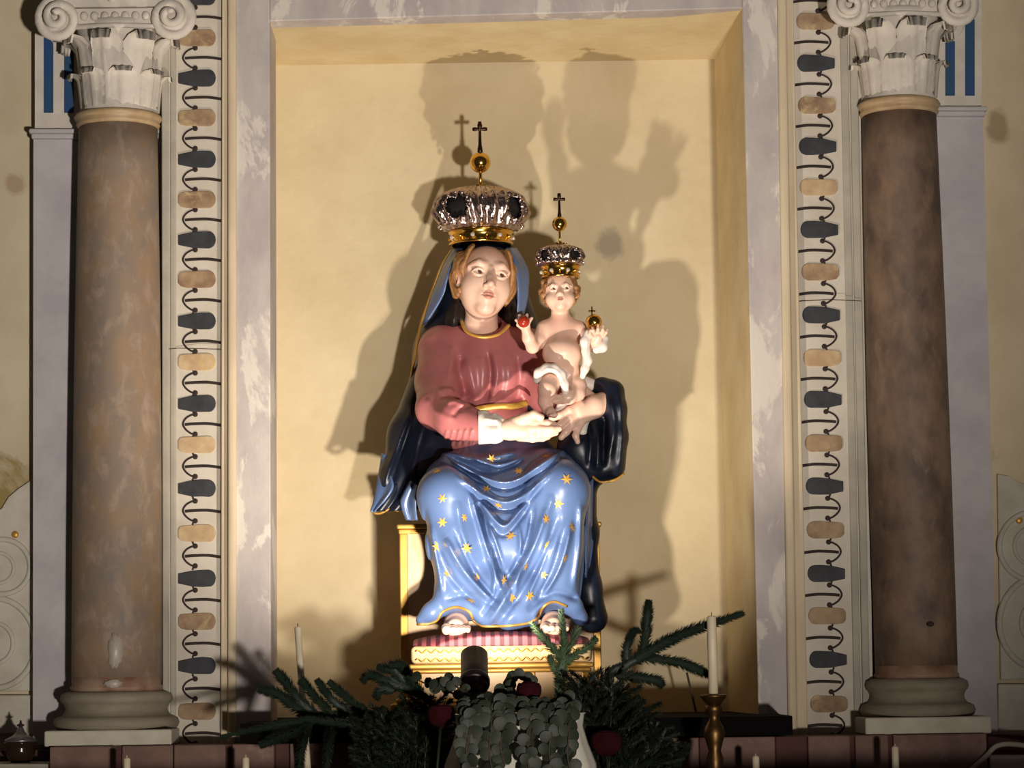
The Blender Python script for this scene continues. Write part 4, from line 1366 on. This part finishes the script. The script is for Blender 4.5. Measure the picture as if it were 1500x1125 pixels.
# ------------------------------------------------------------------ crowns
def crown(label, x, Y, yband0, yband1, ytop, rband, rmax, ball_y, ball_r, cross_y0, cross_y1, rot, thing_z, nfl):
    s = S(Y)
    c = P(x, yband0, Y)
    rt = thing('crown', tuple(c), label, 'crown', 'crowns of the statues')
    hb = (yband0 - yband1) * s
    Ht = (yband1 - ytop) * s
    rb = rband * s
    # gold band with two mouldings, open ring
    prof = [(rb * .95, 0), (rb * 1.03, 0), (rb * 1.05, .12 * hb), (rb * .99, .2 * hb), (rb * 1.0, .8 * hb), (rb * 1.06, .88 * hb), (rb * 1.05, hb), (rb * .95, hb), (rb * .95, 0)]
    mb = MB().lathe((c.x, c.y, c.z), prof, 48)
    mb.F = mb.F[:-2]
    bd = mb.build('band', M['goldmetal'], rt, True)
    for k in range(14):
        t = 2 * math.pi * k / 14 + rot
        p = (c.x + rb * 1.02 * math.sin(t), c.y - rb * 1.02 * math.cos(t), c.z + hb * .5)
        MB().sphere(p, hb * (.17 if k % 2 else .14), 8, 6).build('jewel', M['gem'] if k % 2 else M['goldmetal'], bd, True)
    # swelling openwork body
    nA, nZ = 192, 44
    V, F = [], []
    rm = rmax * s
    def prf(t):
        # radius over relative height: flares over the band, swells, closes towards the orb
        ks = [(0, rb * 1.02), (.10, rb * 1.22), (.25, rm * .93), (.42, rm), (.6, rm * .98), (.76, rm * .88), (.9, rm * .66), (1.0, rm * .22)]
        for (a0, r0), (a1, r1) in zip(ks, ks[1:]):
            if t <= a1:
                q = (t - a0) / (a1 - a0)
                q = q * q * (3 - 2 * q) * .35 + q * .65
                return r0 + (r1 - r0) * q
        return ks[-1][1]
    for j in range(nZ + 1):
        t = j / nZ
        r = prf(t)
        for i in range(nA):
            a_ = 2 * math.pi * i / nA
            fl = math.cos(a_ * nfl) * .06 * math.sin(t * math.pi) ** .4 + .025 * math.cos(a_ * nfl * 2 + t * 16) * math.sin(t * math.pi)
            lobes = .05 * math.cos((a_ - rot) * 4) * math.sin(t * math.pi)
            rr = r * (1 + fl + lobes)
            zz = t * Ht + .35 * Ht * math.cos(a_ * nfl) * max(0, t - .55) * (1 - t) * 1.6
            V.append((c.x + rr * math.sin(a_), c.y - rr * math.cos(a_), c.z + hb + zz))
    for j in range(nZ):
        t = (j + .5) / nZ
        for i in range(nA):
            a_ = (2 * math.pi * (i + .5) / nA - rot + math.pi / 4) % (math.pi / 2) - math.pi / 4
            q = abs(abs(a_) - math.pi / 4)                    # 0 at the middle of a gap
            wv = .30 * math.sqrt(max(0, 1 - ((t - .47) / .26) ** 2)) * (1 + .22 * math.cos(t * 50))
            if q < wv:
                continue
            k = (i + 1) % nA
            F.append((j * nA + i, j * nA + k, (j + 1) * nA + k, (j + 1) * nA + i))
    o = MB().add(V, F).build('openwork_body', M['silver'], rt, True)
    so = o.modifiers.new('solid', 'SOLIDIFY')
    so.thickness = .0022
    so.offset = -1
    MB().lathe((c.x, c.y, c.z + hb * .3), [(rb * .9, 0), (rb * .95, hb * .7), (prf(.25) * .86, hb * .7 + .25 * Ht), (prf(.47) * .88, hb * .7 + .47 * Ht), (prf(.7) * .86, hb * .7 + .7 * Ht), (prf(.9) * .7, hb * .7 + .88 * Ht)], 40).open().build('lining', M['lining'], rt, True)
    # pearls on the lower edge and around the gaps
    for k in range(24):
        t = 2 * math.pi * k / 24
        r = prf(.16) * 1.06
        MB().sphere((c.x + r * math.sin(t), c.y - r * math.cos(t), c.z + hb + .13 * Ht), 2.6 * s * rmax / 68 + .0006, 8, 6).build('pearl', M['silver'], o, True)
    for gq in range(4):
        a0 = rot + math.pi / 4 + gq * math.pi / 2
        for k in range(11):
            th = 2 * math.pi * k / 11
            da = .36 * math.cos(th)
            t = .47 + .30 * math.sin(th)
            r = prf(t) * 1.03
            MB().sphere((c.x + r * math.sin(a0 + da), c.y - r * math.cos(a0 + da), c.z + hb + t * Ht), 2.4 * s * rmax / 68, 8, 6).build('pearl', M['silver'], o, True)
    # leaves, stem, orb, cross
    zt_ = c.z + hb + Ht
    for k in range(6):
        t = 2 * math.pi * k / 6 + .3
        MB().tube([(c.x, c.y, zt_ - .004), (c.x + .012 * math.sin(t), c.y - .012 * math.cos(t), zt_ + .006), (c.x + .018 * math.sin(t), c.y - .018 * math.cos(t), zt_ + .003)], [.004 * rmax / 68, .0035 * rmax / 68, .001], 6).build('finial_leaf', M['goldmetal'], rt, True)
    zo = P(x, ball_y, Y).z
    MB().tube([(c.x, c.y, zt_ - .01), (c.x, c.y, zo)], .0036 * rmax / 68 + .001, 8).build('stem', M['goldmetal'], rt, True)
    MB().sphere((c.x, c.y, zo), ball_r * s, 28, 18).build('orb', M['goldmetal'], rt, True)
    z0, z1 = P(x, cross_y0, Y).z, P(x, cross_y1, Y).z
    L = z1 - z0
    mb = MB()
    d = .0022
    mb.tube([(c.x, c.y, z0 - .012), (c.x, c.y, z0 + .06 * L), (c.x, c.y, z0 + .2 * L), (c.x, c.y, z0 + .68 * L)], [.1 * L, .085 * L, .06 * L, .045 * L], 8, .6)
    mb.tube([(c.x, c.y, z0 + .66 * L), (c.x, c.y, z0 + .86 * L), (c.x, c.y, z1)], [.045 * L, .085 * L, .004], 8, .6)
    zc_ = z0 + .74 * L
    mb.tube([(c.x - .25 * L, c.y, zc_), (c.x - .17 * L, c.y, zc_), (c.x, c.y, zc_), (c.x + .17 * L, c.y, zc_), (c.x + .25 * L, c.y, zc_)], [.004, .075 * L, .045 * L, .075 * L, .004], 8, .6)
    mb.build('cross', M['darkmetal'], rt, True)
crown('large silver and gold crown on the head of the seated woman statue', 705, .19, 360, 340, 272, 46, 67, 238, 15.5, 221, 178, math.radians(10), 0, 22)
crown('small silver and gold crown on the head of the child statue', 821, .055, 408, 390, 358, 28, 34, 328, 11, 317, 283, math.radians(-4), 0, 18)
# ------------------------------------------------------------------ the small spotlight in front of the statue
LP_ = P(695, 984, -.70)
axis = Vector((0, .70, .714)).normalized()
lamp = thing('spotlight', (LP_.x, LP_.y, ZA), 'black cylindrical spotlight turned up at the statue, rising among the flowers', 'lamp')
def lathe_axis(prof, c, ax, n=32, capped=True):
    mb = MB().lathe((0, 0, 0), prof, n)
    if not capped:
        mb.F = mb.F[:-2]
    q = ax.to_track_quat('Z', 'Y').to_matrix()
    mb.V = [tuple(c + q @ Vector(v)) for v in mb.V]
    return mb
sl = S(-.70)
rl = 20 * sl
c0 = LP_ - axis * .06
lathe_axis([(rl * .5, 0), (rl * .85, .004), (rl, .014), (rl, .11), (rl * .92, .11), (rl * .92, .03), (rl * .3, .022)], c0, axis, 36, True).build('housing', M['lampblack'], lamp, True)
lathe_axis([(rl * 1.08, .02), (rl * 1.12, .024), (rl * 1.12, .034), (rl * 1.08, .038)], c0, axis, 36).build('ring', M['lampblack'], lamp, True)
MB().tube([(LP_.x, LP_.y - .01, ZA), (LP_.x, LP_.y - .01, LP_.z - .05)], .012, 12).build('post', M['lampblack'], lamp, True)
MB().lathe((LP_.x, LP_.y - .01, ZA), [(.05, 0), (.05, .008), (.02, .014)], 28).build('foot', M['lampblack'], lamp, True)
sp = bpy.data.lights.new('spotlight_beam', 'SPOT')
sp.energy, sp.color, sp.shadow_soft_size = 61, (1.0, 0.87, 0.72), .014
sp.spot_size, sp.spot_blend = math.radians(122), 0.85
spo = bpy.data.objects.new('spotlight_beam', sp)
COL.objects.link(spo)
spo.location = c0 + axis * .116
spo.rotation_euler = axis.to_track_quat('-Z', 'Y').to_euler()
spo.rotation_euler = (-axis).to_track_quat('Z', 'Y').to_euler()
# ------------------------------------------------------------------ candles
def candle_body(mb, x, y0, zb, Y, r):
    top = P(x, y0, Y)
    s_ = S(Y)
    mb.tube([(top.x, Y, zb), (top.x, Y, top.z - .004), (top.x, Y, top.z)], [r * s_, r * s_, r * s_ * .6], 14)
    return top
# candle on the brass candlestick
Yc_ = -.5
cb = thing('candlestick', (P(1043, 1100, Yc_).x, Yc_, ZA), 'turned brass candlestick with a flared drip pan beside the fir twigs', 'candlestick')
cxx = P(1046, 1060, Yc_).x
s_ = S(Yc_)
prof = [(40, 1190), (40, 1184), (20, 1176), (9, 1165), (8, 1140), (11, 1125), (13, 1112), (9, 1100), (12, 1088), (16, 1074), (13, 1064), (8, 1056), (8, 1048), (12, 1042), (13, 1036), (11, 1032), (18, 1022), (19, 1018), (10, 1019), (4, 1020)]
zr = lambda y: P(1046, y, Yc_).z
lp = [(r * s_, (ZA if y == 1190 else zr(y))) for r, y in prof]
MB().lathe((cxx, Yc_, 0), lp[:-4], 28).build('stem', M['brass'], cb, True)
MB().lathe((cxx, Yc_, 0), [(r * s_, zr(y)) for r, y in ((7, 1034), (11, 1031), (19, 1021), (20, 1018), (18, 1017.5), (5, 1020))], 28).build('drip_pan', M['brass'], cb, True)
mb = MB()
candle_body(mb, 1042, 902, zr(1019), Yc_, 7)
mb.V = [(v[0] + (cxx - P(1042, 902, Yc_).x) * (1 - (v[2] - zr(1019)) / (zr(902) - zr(1019))), v[1], v[2]) for v in mb.V]
cn = thing('candle', (cxx, Yc_, zr(1019)), 'slim cream candle standing in the brass candlestick', 'candle')
mb.build('wax', M['wax'], cn, True)
tp = P(1042, 902, Yc_)
MB().tube([tp, tp + Vector((.001, 0, .008))], .001, 5).build('wick', M['line'], cn)
# candle in front of the other reveal, leaning a little
Y2 = -.30
z2 = ZA
cn = thing('candle', (P(446, 1100, Y2).x, Y2, ZA), 'slim cream candle rising behind the fir branch, leaning slightly', 'candle')
a0, a1 = P(436, 918, Y2), P(442, 1003, Y2)
dr = (a1 - a0)
b0 = a0 + dr * ((ZA - a0.z) / dr.z)
MB().tube([b0, a0 - (a0 - b0) * .005, a0], [5 * S(Y2), 5 * S(Y2), 3 * S(Y2)], 14).build('wax', M['wax'], cn, True)
MB().tube([a0, a0 + Vector((0, 0, .008))], .001, 5).build('wick', M['line'], cn)
# short candles whose tips rise into view
for x, y, lab in ((186, 1110, 'short white candle under the plinth of the beige column'), (360, 1109, 'short white candle before the stone blocks, under the fir branch tip'),
                  (1107, 1107, 'short white candle before the stone blocks, next to the brass candlestick'), (1311, 1093, 'short white candle under the plinth of the dark brown column')):
    Y3 = -.36
    cn = thing('candle', (P(x, y, Y3).x, Y3, ZA), lab, 'candle')
    mb = MB()
    t_ = candle_body(mb, x, y, ZA, Y3, 5.2)
    mb.build('wax', M['wax'], cn, True)
    MB().tube([t_, t_ + Vector((0, 0, .005))], .001, 5).build('wick', M['wax'], cn)
# thin rod leaning in the niche
rd = MB().tube([P(1006, 985, .2), Vector((P(1020, 1050, .2).x, .2, ZS + .002))], .0028, 8).build('rod', M['stem'])
tag(rd, 'thin dark rod leaning in the corner of the niche', 'rod')

# ------------------------------------------------------------------ glass lamp and cable beyond the column bases
YG = -.06
zg = P(30, 1119, YL + .02).z
lg = thing('oil_lamp', (P(30, 1118, YG).x, YG, zg), 'small brass oil lamp with a conical glass lid and dark finial', 'oil lamp')
gx = P(30, 1100, YG).x
sg = S(YG)
zq = lambda y: P(30, y, YG).z
MB().lathe((gx, YG, 0), [(14 * sg, zg), (15 * sg, zq(1114)), (20 * sg, zq(1108)), (22 * sg, zq(1098)), (20 * sg, zq(1091)), (23 * sg, zq(1089)), (23 * sg, zq(1087))], 28).build('bowl', M['darkglass'], lg, True)
MB().lathe((gx, YG, 0), [(23 * sg, zq(1086.5)), (22 * sg, zq(1083)), (12 * sg, zq(1078)), (6 * sg, zq(1072)), (4 * sg, zq(1066))], 28).build('glass_lid', M['steel'], lg, True)
mb = MB().tube([(gx, YG, zq(1076)), (gx, YG, zq(1064)), (gx, YG, zq(1055))], [2.2 * sg, 3 * sg, 1 * sg], 8)
mb.tube([(gx - 5 * sg, YG, zq(1063)), (gx, YG, zq(1061)), (gx + 5 * sg, YG, zq(1063))], 1.6 * sg, 8)
mb.build('finial', M['line'], lg, True)
cbl = MB().tube([P(x, y, -.185) for x, y in spline([(1405, 1150), (1425, 1126), (1444, 1108), (1458, 1094), (1475, 1090), (1500, 1092), (1540, 1098)], 6)], .006, 8).build('cable', M['grey_trim'], None, True)
tag(cbl, 'grey cable curving over the white ledge beside the dark brown column', 'cable')

# ------------------------------------------------------------------ greenery
R_ = random.Random(21)
def needles(path, length, n, wid, up=0.35, rnd=R_, flat=1.0, tip=.5):
    """fir needles around a polyline: thin leaning triangles"""
    V, F = [], []
    path = [Vector(p) for p in path]
    m = len(path) - 1
    for i in range(n):
        t = (i + rnd.random()) / n
        f = t * m
        k = min(int(f), m - 1)
        p = path[k].lerp(path[k + 1], f - k)
        d = (path[k + 1] - path[k]).normalized()
        a_ = d.cross(Vector((0, 1, .02)))
        a_.normalize()
        b_ = d.cross(a_)
        th = rnd.uniform(0, 2 * math.pi)
        rad = a_ * math.cos(th) + b_ * math.sin(th) * flat
        L = length * rnd.uniform(.75, 1.1) * (1 - tip * max(0, t - .7) / .3)
        e = p + (rad * (1 - up) + d * up * 1.4).normalized() * L
        w_ = d.cross(rad).normalized() * wid
        n0 = len(V)
        mid_ = p.lerp(e, .55)
        V += [p - w_ * .5, p + w_ * .5, mid_ + w_, e, mid_ - w_]
        F += [(n0, n0 + 1, n0 + 2, n0 + 4), (n0 + 4, n0 + 2, n0 + 3)]
    return V, F

def foot_(x, Y):
    """photo row of the altar top under photo column x at depth Y"""
    lo_, hi_ = 1000.0, 1400.0
    for _ in range(30):
        md = (lo_ + hi_) / 2
        lo_, hi_ = (md, hi_) if P(x, md, Y).z > ZA + .001 else (lo_, md)
    return lo_

def fir(label, twigs, m='fir', nl=10.5, dens=12, group='fir branches of the arrangement'):
    """twigs: list of (points px+depth, needle length px); first is the main stem"""
    x0, y0, Y0 = twigs[0][0][0]
    twigs = [([(x0 + 6, foot_(x0 + 6, Y0), Y0), (x0 + 4, (y0 + foot_(x0, Y0)) / 2, Y0)] + twigs[0][0], twigs[0][1])] + twigs[1:]
    base = P(*twigs[0][0][0])
    r_ = thing('fir_branch', tuple(base), label, 'branch', group)
    st_ = MB()
    for k, tw in enumerate(twigs):
        pts, ln = tw[0], tw[1]
        s_ = S(pts[0][2])
        path = [P(*p) for p in spline(pts, 7)]
        L = sum((path[i + 1] - path[i]).length for i in range(len(path) - 1))
        n_ = len(path)
        w0 = .0036 if k == 0 else .0026
        MB().tube(path, [w0 * (1 - .6 * i / n_) for i in range(n_)], 6).build('twig', M['stem'], r_, True)
        V, F = needles(path, ln * 1.75 * s_, int(L / s_ * dens), .0017, .42)
        o = MB().add(V, F).build('needles', M[m], r_)
        o['kind'] = 'stuff'
    return r_
YF = -.55
fir('dark fir branch with many finger-like twigs, reaching over the shelf end', [
    ([(600, 1062, -.6), (540, 1046, -.58), (470, 1048, -.56), (440, 1050, -.55)], 8),
    ([(470, 1048, -.56), (440, 1040, -.55), (408, 1018, -.55), (383, 1010, -.55)], 10),
    ([(462, 1046, -.56), (440, 1028, -.54), (420, 1002, -.54), (406, 985, -.54)], 10),
    ([(486, 1044, -.57), (466, 1026, -.57), (450, 1008, -.57), (443, 998, -.57)], 9),
    ([(510, 1044, -.58), (490, 1028, -.56), (476, 1012, -.56), (466, 998, -.56)], 8),
    ([(540, 1044, -.58), (520, 1032, -.58), (500, 1015, -.58), (484, 1001, -.58)], 9)])
fir('dark fir branch lying low across the shelf edge, long straight tip', [
    ([(596, 1092, -.65), (540, 1068, -.66), (470, 1056, -.66), (430, 1058, -.66), (380, 1067, -.66), (326, 1079, -.66)], 7),
    ([(460, 1058, -.66), (440, 1068, -.67), (410, 1080, -.68), (384, 1091, -.68)], 9),
    ([(450, 1060, -.66), (446, 1080, -.68), (440, 1110, -.68), (438, 1130, -.68)], 8),
    ([(486, 1062, -.66), (482, 1085, -.68), (478, 1122, -.68)], 8)])
fir('short fir branch with plump twigs before the throne edge', [
    ([(640, 1040, -0.71), (600, 1010, -0.69), (575, 995, -0.67)], 8),
    ([(600, 1010, -0.69), (570, 1000, -0.67), (545, 990, -0.67), (533, 996, -0.67)], 9),
    ([(596, 1002, -0.69), (580, 984, -0.67), (556, 978, -0.67)], 9),
    ([(620, 1024, -0.69), (606, 1000, -0.69), (590, 978, -0.69), (574, 974, -0.69)], 9),
    ([(580, 1012, -0.69), (562, 1010, -0.68), (552, 1020, -0.68)], 9)])
fir('fir branch with one long straight twig pointing at the candlestick side of the frame', [
    ([(890, 1000, -.6), (915, 975, -.55), (945, 962, -.5)], 7),
    ([(925, 970, -.53), (965, 946, -.5), (1010, 925, -.48), (1086, 899, -.45)], 10),
    ([(940, 964, -.5), (985, 968, -.47), (1015, 978, -.45), (1038, 988, -.44)], 9),
    ([(938, 966, -.52), (945, 935, -.5), (948, 905, -.48), (950, 883, -.48)], 9),
    ([(918, 974, -.54), (918, 950, -.52), (925, 930, -.52), (934, 924, -.52)], 8),
    ([(900, 990, -.56), (930, 992, -.54), (958, 996, -.52), (968, 1003, -.52)], 9)])
fir('fir sprig with lamplight in its pale green, standing upright before the cushion', [
    ([(820, 1020, -.6), (822, 985, -.57), (826, 950, -.55), (822, 896, -.53)], 9),
    ([(824, 970, -.56), (812, 952, -.55), (796, 934, -.54), (780, 914, -.54)], 8),
    ([(825, 958, -.55), (838, 940, -.54), (846, 922, -.53)], 8),
    ([(824, 974, -.56), (840, 962, -.55), (862, 946, -.54), (872, 936, -.54)], 8),
    ([(822, 990, -.57), (812, 978, -.56), (806, 962, -.56)], 7)], 'fir_lit', dens=7)
# feathery dark sprigs filling both sides
def sprig(label, x0, y0, x1, y1, Y, n=9, group='feathery sprigs of the arrangement'):
    a0, a1 = P(x0, y0, Y), P(x1, y1, Y + .03)
    a0.z = ZA + .001
    r_ = thing('evergreen_sprig', tuple(a0), label, 'sprig', group)
    mb = MB()
    path = [a0.lerp(a1, t) + Vector((0, -.03 * math.sin(math.pi * t), .015 * math.sin(math.pi * t))) for t in np.linspace(0, 1, 9)]
    MB().tube(path, [.0028 * (1 - .1 * i) for i in range(9)], 6).build('stem', M['stem'], r_, True)
    L = (a1 - a0).length
    for k in range(n):
        t = .15 + .85 * k / n
        p = path[int(t * 8)]
        d = (a1 - a0).normalized()
        for sgn in (-1, 1):
            side = d.cross(Vector((0, 1, 0))).normalized() * sgn
            e = p + (d * .8 + side * .9 + Vector((0, R_.uniform(-.7, .4), R_.uniform(-.2, .2)))).normalized() * L * .42 * (1 - .55 * t)
            V, F = needles([p, p.lerp(e, .5), e], .02, 90, .0013, .5)
            mb.add(V, F)
    V, F = needles(path, .024, 220, .0014, .5)
    mb.add(V, F)
    o = mb.build('needles', M['sprig'], r_)
    o['kind'] = 'stuff'
LS = 'feathery dark green sprig massed before the shelf on the long fir branch side'
RS = 'feathery dark green sprig massed before the shelf on the candlestick side'
for k in range(24):
    x = 532 + 4.9 * k + R_.uniform(-2, 2)
    sprig(LS, 572 + 2.3 * k, 1150, x, 1044 + R_.uniform(-6, 60) - (k * .6), (-.755, -.70, -.73, -.675)[k % 4])
for k in range(24):
    x = 846 + 6.4 * k + R_.uniform(-2, 2)
    yy = 985 + max(0, (x - 900)) * 1.0 + R_.uniform(-6, 50)
    sprig(RS, 868 + 2.6 * k, 1150, x, yy, (-.68, -.60, -.645, -.555)[k % 4])
# eucalyptus sprigs with round leaves
def leaf_mesh():
    V, F = [(0, 0, 0)], []
    n = 10
    for k in range(n):
        t = 2 * math.pi * k / n
        V.append((.5 * math.sin(t) * (1 + .05 * math.cos(t)), .12 * math.cos(t) ** 2 + .1 * math.sin(t) ** 2 - .05, .5 - .5 * math.cos(t)))
    V[0] = (0, -.04, .5)
    for k in range(n):
        F.append((0, k + 1, (k + 1) % n + 1))
    me = new_mesh('leaf', V, F, True)
    me.materials.append(M['euc'])
    return me
LEAF = leaf_mesh()
def eucalyptus(label, pts, n, size, t0=.36):
    path = [P(*p) for p in spline(pts, 8)]
    r_ = thing('eucalyptus_sprig', tuple(path[0]), label, 'sprig', 'eucalyptus sprigs of the arrangement')
    MB().tube(path, [.003 * (1 - .5 * i / len(path)) for i in range(len(path))], 6).build('stem', M['stem'], r_, True)
    for k in range(n):
        t = t0 + (1 - t0) * k / (n - 1)
        p = path[min(int(t * (len(path) - 1)), len(path) - 1)]
        o = bpy.data.objects.new('leaf', LEAF)
        COL.objects.link(o)
        o.parent = r_
        sc_ = size * S(-.6) * R_.uniform(.8, 1.15) * (1 - .3 * t)
        ang = (1 if k % 2 else -1) * R_.uniform(.5, 1.5) + (0 if k < n - 1 else 0)
        o.location = p - r_.location
        o.rotation_euler = (R_.uniform(-.7, .3), ang, R_.uniform(-.6, .6))
        o.scale = (sc_, sc_, sc_)
EL = ['eucalyptus sprig with round grey green leaves in front of the white vase', 'eucalyptus sprig with round leaves beside the black spotlight']
YV = -.92                                                         # depth of the vase they stand in
def from_vase(x):
    xi = 762 + (x - 762) * .5
    return [(xi, 1112, YV), ((xi + x) / 2, 1062, YV)]
for x, yt, dx, ye in ((694, 1036, -6, 1128), (718, 1030, 2, 1140), (742, 1032, -4, 1122), (774, 1038, 2, 1146), (806, 1036, 2, 1134), (828, 1038, 6, 1142), (706, 1038, -16, 1146)):
    eucalyptus(EL[0], from_vase(x) + [(x, yt + 4, YV - .02), (x + dx * .3, yt, YV - .08), (x + dx * .6, yt + 10, YV - .125), (x + dx, yt + 34, YV - .15), (x + dx * 1.2 - 4, (yt + 34 + ye) / 2, YV - .16), (x + dx * 1.3 + 3, ye, YV - .165)], 25, 24)
for x, yt in ((738, 1014), (826, 1020)):
    eucalyptus(EL[0], from_vase(x) + [(x, 1036, YV), (x + 2, yt, YV + .02)], 11, 24, .55)
for x, pts in ((704, [(698, 1036, -.91), (664, 1016, -.87), (634, 1006, -.83), (606, 993, -.80)]), (712, [(702, 1030, -.93), (672, 1008, -.9), (652, 998, -.88), (636, 1014, -.86)]), (738, [(738, 1034, -.91), (745, 1008, -.88), (758, 993, -.86), (775, 998, -.86)])):
    eucalyptus(EL[1], from_vase(x) + pts, 12, 21, .42)
# roses
def rose(label, x, y, Y, r, foot=None):
    c = P(x, y, Y)
    s_ = S(Y)
    r_ = thing('rose', tuple(c), label, 'rose', 'dark red roses')
    for ringk, (n, rad, top) in enumerate(((3, .62, 2.55), (4, .8, 2.3), (5, 1.0, 1.95))):
        for k in range(n):
            t0 = 2 * math.pi * (k + .37 * ringk) / n
            wd = 2 * math.pi / n * .8
            V, F = [], []
            for j in range(7):
                v = j / 6
                ph = .25 + top * v                       # polar angle from the calyx
                for i in range(6):
                    q = i / 5 - .5
                    a_ = t0 + q * 2 * wd * (.75 + .25 * math.sin(v * 3))
                    rr = r * s_ * (rad * (1 + .10 * max(0, v - .75) * 4 * (1 - .4 * ringk)) + .02 * (k % 2) + .08 * q * q)
                    V.append(c + Vector((rr * math.sin(ph) * math.cos(a_), rr * math.sin(ph) * math.sin(a_), -rr * math.cos(ph) * .95)))
            for j in range(6):
                for i in range(5):
                    F.append((j * 6 + i, j * 6 + i + 1, (j + 1) * 6 + i + 1, (j + 1) * 6 + i))
            o = MB().add(V, F).build('petal', M['rose'], r_, True)
    MB().sphere(c, r * s_ * .5, 10, 8).build('heart', M['rose'], r_, True)
    MB().tube([c + Vector((0, 0, -.7 * r * s_)), Vector(foot) if foot is not None else Vector((c.x, c.y, ZA + .001))], .003, 6).build('stem', M['sprig'], r_, True)
rose('dark red rose beside the white vase rim, near the black spotlight', 646, 1046, -.96, 20, (P(632, 1100, -.96).x, -.97, ZA + .001))
rose('dark red rose showing above the eucalyptus leaves', 775, 1011, -.945, 18, tuple(P(768, 1112, YV)))
rose('dark red rose deep among the feathery sprigs by the vase', 888, 1086, -.77, 23, (P(896, 1100, -.77).x, -.76, ZA + .001))
# white ribbed vase
Yv = YV
sv = S(Yv)
vx = P(762, 1100, Yv).x
vz = lambda y: P(762, y, Yv).z
va = thing('vase', (vx, Yv, ZA), 'white flared vase almost hidden by eucalyptus leaves', 'vase')
n, V, F = 48, [], []
prf_ = [(112, ZA), (116, ZA + .01), (108, vz(1120)), (97, vz(1090)), (90, vz(1065)), (92, vz(1048)), (95, vz(1045)), (88, vz(1046)), (84, vz(1070)), (84, vz(1110))]
mb = MB()
m_ = n
for r, z in prf_:
    for i in range(n):
        t = 2 * math.pi * i / n
        rr = r * sv * (1 + .02 * math.cos(t * 12))
        V.append((vx + rr * math.cos(t), Yv + rr * math.sin(t) * .7, z))
for j in range(len(prf_) - 1):
    for i in range(n):
        k = (i + 1) % n
        F.append((j * n + i, j * n + k, (j + 1) * n + k, (j + 1) * n + i))
mb.add(V, F)
mb.build('body', M['vase'], va, True)
